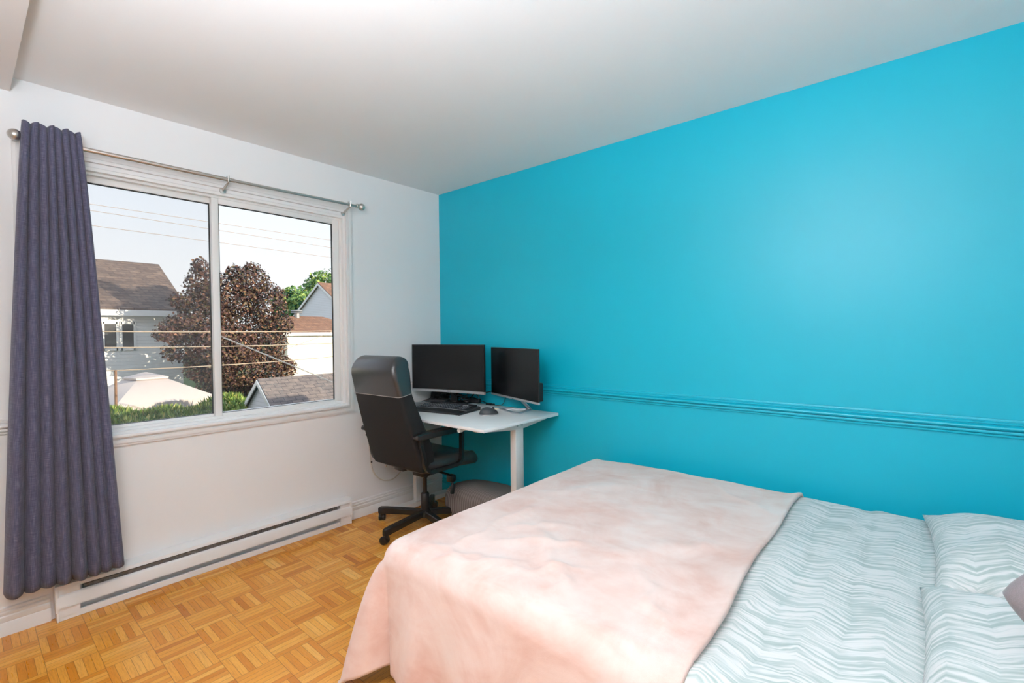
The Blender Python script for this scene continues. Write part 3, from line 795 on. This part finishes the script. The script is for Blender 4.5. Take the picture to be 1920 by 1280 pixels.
RIDGES = [((-1.434, -1.797), (-1.065, -1.756), .014, .022), ((-1.604, -1.784), (-1.475, -2.02), .010, .025), ((-1.242, -1.982), (-1.466, -2.242), .012, .03), ((-1.219, -1.87), (-1.129, -1.944), .008, .03),
          ((-1.534, -1.753), (-1.50, -1.95), .008, .02), ((-1.411, -2.196), (-1.497, -2.247), .008, .02), ((-1.289, -2.412), (-1.446, -2.513), .009, .02), ((-.932, -2.455), (-1.173, -2.279), .010, .05),
          ((-.253, -2.268), (-.44, -2.545), .006, .02), ((-1.35, -1.90), (-1.22, -2.10), .009, .02), ((-1.50, -2.05), (-1.36, -2.2), .008, .018), ((-.8, -1.75), (-.5, -1.95), .005, .04)]
def ridge_h(x, y):
    h = 0
    for (ax, ay), (bx_, by_), amp, wd in RIDGES:
        dx, dy = bx_ - ax, by_ - ay; L2 = dx * dx + dy * dy
        t_ = ((x - ax) * dx + (y - ay) * dy) / L2; tc = min(1, max(0, t_))
        wob = .015 * math.sin(9 * tc + ax * 20)
        ln = math.sqrt(L2); d = ((x - ax) * dy - (y - ay) * dx) / ln + wob
        ov = (t_ - tc) * ln
        h += amp * math.exp(-(d / wd) ** 2 - (ov / .05) ** 2)
    return h
def make_blanket():
    b = MB(); top = .552; r = .085
    q = r * PI / 2
    Lx = (BX1 - BX0) + .025 - r; hang = .40; hangf = .40
    Ly = BY1 + .035 - r - (-2.63)
    SX = Lx + q + hang; SY = Ly + q + hangf
    def f(u, v):
        s = -.16 + (SX + .16) * u; t_ = SY * v
        a = s - Lx; bb = t_ - Ly
        edge = -2.63 + .0 * s
        x = BX1 - min(s, Lx); y = edge + min(t_, Ly)
        # slightly wavy head-side hem
        y += (1 - min(1, t_ / .25)) * (.012 * math.sin(3.0 * s + .4) + .006 * math.sin(9 * s))
        z = top
        if s < .05:
            o, d = drape_profile(.05 - s, .06, .0); x = BX1 - .05 + o * .75; z = top - d
        if a > 0 or bb > 0:
            A = max(a, 0); B_ = max(bb, 0)
            if A > 0 and B_ > 0:
                L_ = (A ** 5 + B_ ** 5) ** .2; th = math.atan2(B_, A)
            else:
                L_ = max(A, B_); th = 0 if A > 0 else PI / 2
            o, d = drape_profile(L_, r, .07)
            dn = max(0, (d - r) / .45)
            # corner cone and the tuck beside it
            cone = .135 * math.sin(2 * th) ** 2 * dn ** .55
            tuck = -.075 * math.exp(-((th - .16) / .17) ** 2) * dn * (1 if B_ > 0 else math.exp(-((Ly - t_) / .06) ** 2) / math.exp(-(.16 / .14) ** 2) * math.exp(-(.16 / .14) ** 2))
            lobe2 = .05 * math.exp(-((th - 1.15) / .2) ** 2) * dn ** .7
            side = 0
            if B_ <= 0:
                yy = y
                side = dn * (.035 * math.exp(-((yy + 1.74) / .05) ** 2) - .02 * math.exp(-((yy + 1.88) / .06) ** 2) + .022 * math.exp(-((yy + 2.04) / .07) ** 2) + .012 * math.sin(9 * yy))
            o2 = o + cone + tuck + lobe2 + side
            x -= math.cos(th) * o2 * (1 if A > 0 else 0); y += math.sin(th) * o2 * (1 if B_ > 0 else 0)
            z = z - d + .04 * math.exp(-((th - .22) / .2) ** 2) * dn * (1 if B_ > 0 else 0)
            z = max(z, .012)
        fl = 1 if (a < 0 and bb < 0) else .35
        z += fl * (.009 * nz(x, y, 1.8, 1) + .006 * nz(x, y, 5, 2) + .0022 * nz(x, y, 15, 4)) + (ridge_h(x, y) if z > .5 else 0)
        # the far edge sags a little, the head-side hem is a soft roll
        z += .012 * math.exp(-(t_ / .03) ** 2) if s < Lx else 0
        z -= .008 * max(0, (s - Lx + .35) / .35) ** 2 if s < Lx else .008
        z -= .006 * max(0, (t_ - Ly + .3) / .3) ** 2 if t_ < Ly else .006
        return (x, y, max(z, .012))
    b.grid(170, 130, f)
    o = b.done('blanket', m_blanket, sharp=180, normals=False)
    m_ = o.modifiers.new('t', 'SOLIDIFY'); m_.thickness = .014; m_.offset = 1
    return tag(o, 'pale pink fleece blanket draped over the foot half of the bed', 'blanket')
make_blanket()

def make_pillow(name, c, sx, sy, th, rz, mat, label, cat, p=2.6, n=36, tilt=(0, 0), seed=1, group=None, uvs=1.0):
    b = MB()
    uvl = b.bm.loops.layers.uv.verify()
    def pt(u, v, sgn):
        X, Y = 2 * u - 1, 2 * v - 1
        # pinch sides between the corners
        px = X * (1 - .07 * (1 - Y * Y) * abs(X) ** 3); py = Y * (1 - .07 * (1 - X * X) * abs(Y) ** 3)
        h = max(0, (1 - abs(X) ** p) * (1 - abs(Y) ** p)) ** .55
        z = (.012 + th * h) if sgn > 0 else (.012 - .012 * min(1, h * 2.5))
        if sgn > 0: z += h * (.016 * nz(X * sx, Y * sy, 6, seed) + .008 * nz(X * sx, Y * sy, 13, seed + 3))
        ed = (1 - h)
        z += ed * .006 * (1 + math.sin(11 * X + seed) * math.sin(9 * Y))
        return Vector((px * sx, py * sy, z))
    for sgn in (1, -1):
        vs = [[b.bm.verts.new(pt(i / n, j / n, sgn)) for j in range(n + 1)] for i in range(n + 1)]
        for i in range(n):
            for j in range(n):
                q_ = (vs[i][j], vs[i + 1][j], vs[i + 1][j + 1], vs[i][j + 1])
                f_ = b.bm.faces.new(q_ if sgn > 0 else q_[::-1])
                idx = ((i, j), (i + 1, j), (i + 1, j + 1), (i, j + 1)); idx = idx if sgn > 0 else idx[::-1]
                for lp_, (a_, c_) in zip(f_.loops, idx): lp_[uvl].uv = (a_ / n * 2 * sx * uvs + seed, c_ / n * 2 * sy * uvs + seed * .3)
    bmesh.ops.remove_doubles(b.bm, verts=b.bm.verts, dist=2e-4)
    o = b.done(name, mat, sharp=180, loc=c); o.rotation_euler = (tilt[0], tilt[1], rz)
    return tag(o, label, cat, group)
make_pillow('pillow', (-.475, -3.305, .541), .355, .255, .105, R(2), m_zig, 'zigzag patterned pillow nearest the turquoise wall', 'pillow', seed=2, group='bed pillows')
make_pillow('pillow', (-1.205, -3.295, .542), .365, .270, .110, R(-1), m_zig, 'zigzag patterned pillow on the open side of the bed', 'pillow', seed=5, group='bed pillows')
# grey cushion standing on its corner against the pillows
b = MB()
def cush(u, v):
    a = 2 * PI * u; t_ = PI * (v - .5)
    pw = 1.25
    rr = (abs(math.cos(a)) ** pw + abs(math.sin(a)) ** pw) ** (-1 / pw)
    ct = abs(math.cos(t_)) ** .75
    return (.050 * math.sin(t_), .140 * rr * math.cos(a) * ct, .140 * rr * math.sin(a) * ct)
b.grid(48, 20, cush); bmesh.ops.remove_doubles(b.bm, verts=b.bm.verts, dist=1e-5)
gc = b.done('throw_cushion', m_cushion, sharp=180, loc=(-1.29, -3.295, .785)); gc.rotation_euler = (0, R(-8), R(8))
tag(gc, 'grey throw cushion propped on the pillows at the right edge', 'cushion')

# ------------------------------------------------------------------ outdoors
GZ = -3.0
struct(MB().b2((.16, -6, GZ), (11.0, -1.0, 1.40)).done('wall_added_shade', m_siding))  # unseen wall added to shade the hedge and shed from low sun
struct(MB().b2((-60, .6, GZ - .2), (80, 120, GZ)).done('ground', m_ground))
def gable_house(name, label, x0, x1, y0, y1, ez, rz_, axis, wallm, roofm, ov=.3, th=.12):
    h = thing(name, label, 'house', ((x0 + x1) / 2, (y0 + y1) / 2, GZ))
    cx, cy = (x0 + x1) / 2, (y0 + y1) / 2; hx_, hy_ = (x1 - x0) / 2, (y1 - y0) / 2; e, r_ = ez - GZ, rz_ - GZ
    b = MB(); b.rings([[(-hx_, -hy_, 0), (-hx_, hy_, 0), (-hx_, hy_, e), (-hx_, 0, r_ - .05), (-hx_, -hy_, e)], [(hx_, -hy_, 0), (hx_, hy_, 0), (hx_, hy_, e), (hx_, 0, r_ - .05), (hx_, -hy_, e)]])
    b.done('wall', wallm, h)
    sl = (r_ - e) / hy_; X = hx_ + ov * .6; b = MB()
    for s in (-1, 1):
        ye = s * (hy_ + ov); ze = e - ov * sl
        b.rings([[(-X, ye, ze), (-X, 0, r_), (-X, 0, r_ + th), (-X, ye, ze + th)], [(X, ye, ze), (X, 0, r_), (X, 0, r_ + th), (X, ye, ze + th)]])
    b.done('roof', roofm, h)
    b = MB()
    for s in (-1, 1):
        ye = s * (hy_ + ov + .02); ze = e - ov * sl
        b.b2((-X - .01, ye - .06, ze - .16), (X + .01, ye + .04, ze + .05))
        for xx in (-X, X):
            b.rings([[(xx - .03, ye, ze - .12), (xx - .03, 0, r_ - .12), (xx - .03, 0, r_ + .06), (xx - .03, ye, ze + .06)], [(xx + .03, ye, ze - .12), (xx + .03, 0, r_ - .12), (xx + .03, 0, r_ + .06), (xx + .03, ye, ze + .06)]])
    b.done('fascia', m_soft_white, h)
    return h
hl = gable_house('house', 'white sided house with brown roof seen left through the window', -9, 3.20, 19.1, 26.9, 2.36, 4.40, 'x', m_siding, m_shingle_brown)
cx, cy = -2.9, 23.0
for (xa, xb) in ((.80, 1.20), (1.30, 1.70)):
    b = MB(); z0, z1 = .84 - GZ, 1.78 - GZ; y = 19.1 - cy
    b.b2((xa - .04 - cx, y - .05, z0 - .05), (xa + .035 - cx, y + .02, z1 + .05)); b.b2((xb - .035 - cx, y - .05, z0 - .05), (xb + .04 - cx, y + .02, z1 + .05))
    b.b2((xa - cx, y - .05, z1 - .03), (xb - cx, y + .02, z1 + .05)); b.b2((xa - cx, y - .05, z0 - .05), (xb - cx, y + .02, z0 + .03))
    wf = b.done('window', m_soft_white, hl)
    MB().b2((xa + .03 - cx, y - .01, z0), (xb - .03 - cx, y + .01, z1)).done('pane', m_pane, wf)
hr = gable_house('house', 'pale gabled house with rust roof far right behind the low house', 15.64, 27, 28, 36, 2.85, 5.17, 'x', m_siding_grey, m_shingle_rust)
# low cream house
lh = thing('house', 'low cream house with rust hip roof right of the maroon tree', 'house', (14, 28.3, GZ))
b = MB(); b.b2((9.63 - 14, 24.3 - 28.3, 0), (15.0 - 14, 27.6 - 28.3, 1.38 - GZ)); b.done('wall', m_siding_cream, lh)
b = MB(); e = 1.40 - GZ
A = [(9.2 - 14, 23.9 - 28.3, e), (15.3 - 14, 23.9 - 28.3, e), (15.3 - 14, 27.8 - 28.3, e), (9.2 - 14, 27.8 - 28.3, e)]
r1, r2 = (9.4 - 14, 26.0 - 28.3, 2.43 - GZ), (12.65 - 14, 26.0 - 28.3, 2.43 - GZ)
vs = [b.bm.verts.new(p) for p in A]; v1, v2 = b.bm.verts.new(r1), b.bm.verts.new(r2)
for f_ in ((vs[0], vs[1], v2, v1), (vs[1], vs[2], v2), (vs[2], vs[3], v1, v2), (vs[3], vs[0], v1), (vs[3], vs[2], vs[1], vs[0])): b.bm.faces.new(f_)
b.done('roof', m_shingle_rust, lh)
b = MB(); b.b2((9.15 - 14, 23.82 - 28.3, e - .16), (15.35 - 14, 23.92 - 28.3, e + .02)); b.done('fascia', m_soft_white, lh)
b = MB(); b.cyl((10.95 - 14, 25.9 - 28.3, 2.3 - GZ), (10.95 - 14, 25.9 - 28.3, 2.62 - GZ), .16, n=12)
for zz in (2.62, 2.72): b.lathe([(.05, zz - GZ), (.34, zz - GZ), (.30, zz - GZ + .07), (.05, zz - GZ + .09)], (10.95 - 14, 25.9 - 28.3, 0), 16)
b.done('roof_vent', m_vent, lh)
# shed
sx0, sx1, sy = 3.44, 8.5, 12.6
sh = thing('shed', 'small garden shed with slate shingle roof low right outside the window', 'shed', (sx0, sy, GZ))
rz_, ez_, hwid = -.05 - GZ, -1.20 - GZ, 1.45
b = MB(); b.rings([[(.12, -hwid + .12, 0), (.12, hwid - .12, 0), (.12, hwid - .12, ez_), (.12, 0, rz_ - .12), (.12, -hwid + .12, ez_)], [(5, -hwid + .12, 0), (5, hwid - .12, 0), (5, hwid - .12, ez_), (5, 0, rz_ - .12), (5, -hwid + .12, ez_)]]); b.done('wall', m_siding_grey, sh)
b = MB()
for s in (-1, 1): b.rings([[(0, s * (hwid + .12), ez_ - .14), (0, 0, rz_ - .06), (0, 0, rz_), (0, s * (hwid + .12), ez_ - .08)], [(5.1, s * (hwid + .12), ez_ - .14), (5.1, 0, rz_ - .06), (5.1, 0, rz_), (5.1, s * (hwid + .12), ez_ - .08)]])
b.done('roof', m_shingle_slate, sh)
b = MB()
for s in (-1, 1): b.rings([[(-.03, s * (hwid + .12), ez_ - .28), (-.03, 0, rz_ - .19), (-.03, 0, rz_ - .04), (-.03, s * (hwid + .12), ez_ - .12)], [(.0, s * (hwid + .12), ez_ - .28), (.0, 0, rz_ - .19), (.0, 0, rz_ - .04), (.0, s * (hwid + .12), ez_ - .12)]])
b.done('fascia', m_soft_white, sh)
# gazebo
gz_ = thing('gazebo', 'pale canvas garden gazebo with a peaked top behind the hedge', 'gazebo', (1.12, 14.9, GZ), R(12))
b = MB(); hb_, zb, zt = 1.32, -.60 - GZ, .06 - GZ
def ringsq(h, z): return [(-h, -h, z), (h, -h, z), (h, h, z), (-h, h, z)]
b.rings([ringsq(hb_, zb - .22), ringsq(hb_ + .02, zb), ringsq(.30, zt)]); b.done('canopy', m_canvas, gz_)
b = MB(); b.rings([ringsq(.42, zt - .05), ringsq(.43, zt), ringsq(.02, zt + .15)]); b.done('vent_cap', m_canvas, gz_)
for sx in (-1, 1):
    for sy_ in (-1, 1): MB().cyl((sx * 1.25, sy_ * 1.25, 0), (sx * 1.25, sy_ * 1.25, zb), .04, n=8).done('post', m_soft_white, gz_)

def leaf_cloud(name, mat, parent, centers, count, size, seed, up=.3, shell=.55):
    r = np.random.default_rng(seed)
    vol = np.array([c[3] * c[4] * c[5] for c in centers]) ** .75; vol /= vol.sum()
    V = []; F = []; idx = r.choice(len(centers), count, p=vol)
    base = np.array([(0, 0, 0), (.42, .18, .05), (.30, .62, .02), (0, 1.05, -.08), (-.30, .62, .02), (-.42, .18, .05)])
    for k in range(count):
        cx_, cy_, cz_, ax, ay, az_ = centers[idx[k]]
        d = r.normal(size=3); d /= np.linalg.norm(d)
        rad = shell + (1.0 - shell) * r.random() ** .6
        lump_ = 1 + .16 * mnoise.noise(Vector((d[0] * 2.3 + cx_, d[1] * 2.3 + cz_, d[2] * 2.3)))
        p = np.array([cx_ + d[0] * ax * rad * lump_, cy_ + d[1] * ay * rad * lump_, cz_ + d[2] * az_ * rad * lump_])
        n_ = d + r.normal(size=3) * .7; n_[2] += up; n_ /= np.linalg.norm(n_)
        t_ = np.cross(n_, r.normal(size=3)); t_ /= np.linalg.norm(t_); b_ = np.cross(n_, t_)
        s = size * (.6 + .8 * r.random())
        q = p + (base[:, :1] * t_ + base[:, 1:2] * b_ + base[:, 2:3] * n_) * s
        i0 = len(V); V.extend(q.tolist()); F.append((i0, i0 + 1, i0 + 2, i0 + 3)); F.append((i0, i0 + 3, i0 + 4, i0 + 5))
    me = bpy.data.meshes.new(name); me.from_pydata(V, [], F); me.materials.append(mat)
    o = bpy.data.objects.new(name, me); col.objects.link(o); o.parent = parent; return o
mp = thing('maple_tree', 'large maroon-leaved maple tree in the middle of the window view', 'tree', (4.1, 16.5, GZ))
lob = [(3.25, 3.15, .60, .65), (3.15, 3.75, .28, .35), (4.7, 3.25, .75, .70), (4.85, 3.8, .32, .32), (4.25, 3.6, .32, .36), (4.0, 2.7, 1.35, .95), (2.75, 1.55, .95, .50), (2.0, 1.35, .40, .28), (3.4, 1.9, 1.05, 1.0), (5.25, 2.4, .75, .95), (5.75, 2.9, .25, .3), (5.1, 1.1, 1.1, 1.2), (3.7, .9, 1.3, 1.0),
       (4.3, .1, 1.45, 1.0), (5.6, .0, .72, .55), (6.1, .05, .35, .25), (2.55, .75, .62, .42), (3.1, .1, .6, .5), (5.7, .9, .55, .7), (5.9, 1.7, .35, .45), (2.55, 2.55, .4, .3), (3.7, -.7, .9, .6), (4.7, -.75, 1.0, .6)]
leaf_cloud('foliage', m_maple, mp, [(x - 4.1, random.uniform(-.5, .5), z - GZ, rx, max(.5, rx * .9), rz) for x, z, rx, rz in lob], 38000, .080, 11, shell=.45)
b = MB(); b.tube([(0, 0, 0), (.03, 0, 1.2), (-.02, .05, 2.6), (0, 0, 4.6)], [.18, .15, .12, .05], 10)
for k in range(9):
    a = k * 2.3; z = 2.0 + k * .35; b.tube([(0, 0, z), (.6 * math.cos(a), .6 * math.sin(a), z + .5), (1.2 * math.cos(a), 1.2 * math.sin(a), z + .9)], [.06, .04, .015], 6)
b.done('trunk', m_bark, mp)
def green_tree(label, x, y, z, rx, rz, seed, n=2600, size=.30):
    t_ = thing('leafy_tree', label, 'tree', (x, y, GZ))
    cs = []
    for k in range(9):
        a = k * 2.4; cs.append((rx * .55 * math.cos(a) * (k % 3) / 2, rx * .5 * math.sin(a), z - GZ + rz * (.7 * (k / 8) - .45), rx * .6, rx * .6, rz * .45))
    leaf_cloud('foliage', m_green, t_, cs, n, size, seed)
    MB().tube([(0, 0, 0), (.1, 0, 2), (0, 0, z - GZ)], [.25, .2, .08], 8).done('trunk', m_bark, t_)
green_tree('round green tree between the maroon tree and the gabled house', 17.0, 40, 4.0, 1.9, 2.4, 21)
green_tree('taller green tree rising behind the rust-roofed gable', 21.4, 43, 5.6, 2.3, 3.4, 22)

# hedge of tall weeds
hg = thing('hedge', 'overgrown green hedge along the bottom of the window view', 'hedge', (2.0, 11.0, GZ))
def htop(x, y):
    lim = -2.62 + (y + 11 + 3.04) * .345 - 2.0 + .12
    return -max(0, x - lim) * 3 + 2.46 + .05 * x + .10 * math.sin(2.1 * x) + .07 * math.sin(5.3 * x + 1) - .12 * max(0, y) - .16 * max(0, -y) ** 1.2 * (1.6 if y < 0 else 1)
b = MB(); b.grid(60, 20, lambda u, v: (-7 + 8.2 * u, -3.2 + 4.6 * v, max(0, htop(-7 + 8.2 * u, -3.2 + 4.6 * v) - .12)))
b.done('core', m_soil, hg)
V = []; F = []; r = np.random.default_rng(5)
for k in range(24000):
    x = r.uniform(-5.2, 1.25); y = r.uniform(-3.0, 1.2)
    if r.random() < .35: y = r.uniform(.2, 1.2)
    z = htop(x, y) - .16
    if z < 1.9: continue
    hgt = r.uniform(.12, .34) * (1.25 if y > .4 else .8); wd = r.uniform(.012, .03); a = r.uniform(0, 2 * PI); ln = r.uniform(.03, .16); la = r.uniform(0, 2 * PI)
    dx, dy = math.cos(a) * wd, math.sin(a) * wd; lx, ly = math.cos(la) * ln, math.sin(la) * ln
    i0 = len(V)
    V += [(x - dx, y - dy, z), (x + dx, y + dy, z), (x + dx * 1.3 + lx * .4, y + dy * 1.3 + ly * .4, z + hgt * .6), (x - dx * 1.3 + lx * .4, y - dy * 1.3 + ly * .4, z + hgt * .6), (x + lx, y + ly, z + hgt)]
    F += [(i0, i0 + 1, i0 + 2, i0 + 3), (i0 + 3, i0 + 2, i0 + 4)]
me = bpy.data.meshes.new('blades'); me.from_pydata(V, [], F); me.materials.append(m_hedge)
o = bpy.data.objects.new('blades', me); col.objects.link(o); o.parent = hg; o['kind'] = 'stuff'
po = MB().cyl((0, 0, 0), (.03, 0, 3.42), .035, .03, 8).done('fence_post', m_rust_post, loc=(.06, 13.0, GZ))
tag(po, 'thin rusty post standing in the hedge left of the gazebo', 'post')

def wire(name, label, y, x0, z0, x1, z1, sag_, r_, mat, ext=(-8, 16), group=None):
    def pt(x):
        t_ = (x - x0) / (x1 - x0); return (x, y, z0 + (z1 - z0) * t_ - sag_ * 4 * t_ * (1 - t_))
    n = 28; b = MB(); b.tube([pt(ext[0] + (ext[1] - ext[0]) * k / n) for k in range(n + 1)], r_, 5)
    return tag(b.done(name, mat), label, 'wire', group)
wire('overhead_wire', 'uppermost pale overhead wire across the sky', 9, -.97, 3.824, 1.183, 3.822, .0, .0065, m_wire_pale, group='overhead wires')
wire('overhead_wire', 'middle of three pale overhead wires across the sky', 9, -.972, 3.703, 1.18, 3.667, .0, .0065, m_wire_pale, group='overhead wires')
wire('overhead_wire', 'lowest of three pale overhead wires across the sky', 9, -.978, 3.42, 1.175, 3.393, .0, .0065, m_wire_pale, group='overhead wires')
wire('power_line', 'tan line level with the upper house window panes', 9, -.864, 1.401, 3.96, 1.394, .02, .010, m_wire, group='lines across the yard')
wire('power_line', 'tan line level with the bottom of the house window', 9, -.831, 1.093, 3.954, 1.065, .03, .010, m_wire, group='lines across the yard')
wire('power_line', 'lowest tan line meeting the top of the rusty post', 13.0, -.2, .415, 6.13, .50, .05, .014, m_wire, group='lines across the yard')
wire('power_line', 'thin line falling across the low cream house at right', 12, 4.135, .89, 5.485, 1.347, .02, .009, m_wire, (4.0, 6.4), group='lines across the yard')
b = MB(); P0, P1 = Vector((.9, 8, 1.31)), Vector((3.7, 8, -.01)); d = (P1 - P0); nn = Vector((.43, 0, .9)); sd = Vector((0, 1, 0))
for ph in (0, PI):
    b.tube([P0 + d * (k / 160) + (nn * math.cos(k * .9 + ph) + sd * math.sin(k * .9 + ph)) * .011 for k in range(161)], .008, 5)
tag(b.done('service_cable', m_cable_twist), 'grey twisted service cable slanting down in front of the maroon tree', 'cable')

# ------------------------------------------------------------------ lights
wd = bpy.data.worlds.new('sky'); sc.world = wd; wd.use_nodes = True
nt = wd.node_tree; bg = nt.nodes['Background']
tc = nt.nodes.new('ShaderNodeTexCoord'); sp = nt.nodes.new('ShaderNodeSeparateXYZ'); nt.links.new(tc.outputs['Generated'], sp.inputs[0])
cr = nt.nodes.new('ShaderNodeValToRGB'); nt.links.new(sp.outputs[2], cr.inputs[0])
e = cr.color_ramp.elements; e[0].position = 0; e[0].color = (1.08, 1.06, 1.05, 1); e[1].position = .60; e[1].color = (1.0, 1.15, 1.4, 1)
x_ = e.new(.12); x_.color = (1.05, 1.06, 1.09, 1)
x_ = e.new(.33); x_.color = (.88, .97, 1.10, 1)
nt.links.new(cr.outputs[0], bg.inputs[0]); bg.inputs[1].default_value = 1.0
sun = bpy.data.lights.new('sun', 'SUN'); sun.energy = 8.0; sun.angle = R(.6); sun.color = (1, .86, .66)
so = bpy.data.objects.new('sun', sun); col.objects.link(so)
sd_ = Vector((-.50, 1, -.155)).normalized()          # direction of travel
so.rotation_euler = sd_.to_track_quat('-Z', 'Y').to_euler()
FLX, FLY = -2.82, -2.48  # unseen torchiere added to fill the room with light off the ceiling
lamp = thing('added_lamp', 'added torchiere lamp, unseen by the left wall, brightening the room', 'lamp', (FLX, FLY, 0))
b = MB(); b.lathe([(.001, 0), (.13, 0), (.13, .015), (.02, .03), (.001, .03)], n=24); b.done('base', m_nickel, lamp)
b = MB(); b.cyl((0, 0, .02), (0, 0, 1.64), .011, n=10); b.done('pole', m_nickel, lamp)
b = MB(); b.lathe([(.011, 1.63), (.06, 1.645), (.13, 1.69), (.165, 1.75), (.160, 1.75), (.125, 1.70), (.05, 1.655), (.001, 1.65)], n=28); b.done('lamp_shade', m_nickel, lamp)
tl = bpy.data.lights.new('fill_light', 'AREA'); tl.shape = 'DISK'; tl.size = .26; tl.energy = 84; tl.color = (.91, .965, 1.05)
to = bpy.data.objects.new('fill_light', tl); col.objects.link(to); to.location = (FLX, FLY, 1.74); to.rotation_euler = (PI, 0, 0)

# ------------------------------------------------------------------ camera
cam = bpy.data.cameras.new('camera'); cam.sensor_width = 36; cam.lens = 897.084 * 36 / 1920; cam.clip_start = .02; cam.clip_end = 400
co = bpy.data.objects.new('camera', cam); col.objects.link(co)
yaw, pit, rol = R(40.706), R(-1.0663), R(-.5601)
F_ = Vector((math.cos(yaw) * math.cos(pit), math.sin(yaw) * math.cos(pit), math.sin(pit)))
R_ = Vector((math.sin(yaw), -math.cos(yaw), 0)); U_ = R_.cross(F_)
R2 = R_ * math.cos(rol) + U_ * math.sin(rol); U2 = -R_ * math.sin(rol) + U_ * math.cos(rol)
mw = Matrix((R2, U2, -F_)).transposed().to_4x4(); mw.translation = (-2.62135, -3.03772, 1.29980)
co.matrix_world = mw
sc.camera = co
vs_ = sc.view_settings
vs_.view_transform = 'Standard'; vs_.look = 'None'; vs_.gamma = 1; vs_.exposure = .10; vs_.use_curve_mapping = False
sc.cycles.use_denoising = True
sc.cycles.max_bounces = 10; sc.cycles.diffuse_bounces = 6; sc.cycles.transparent_max_bounces = 12
sc.cycles.sample_clamp_indirect = 8
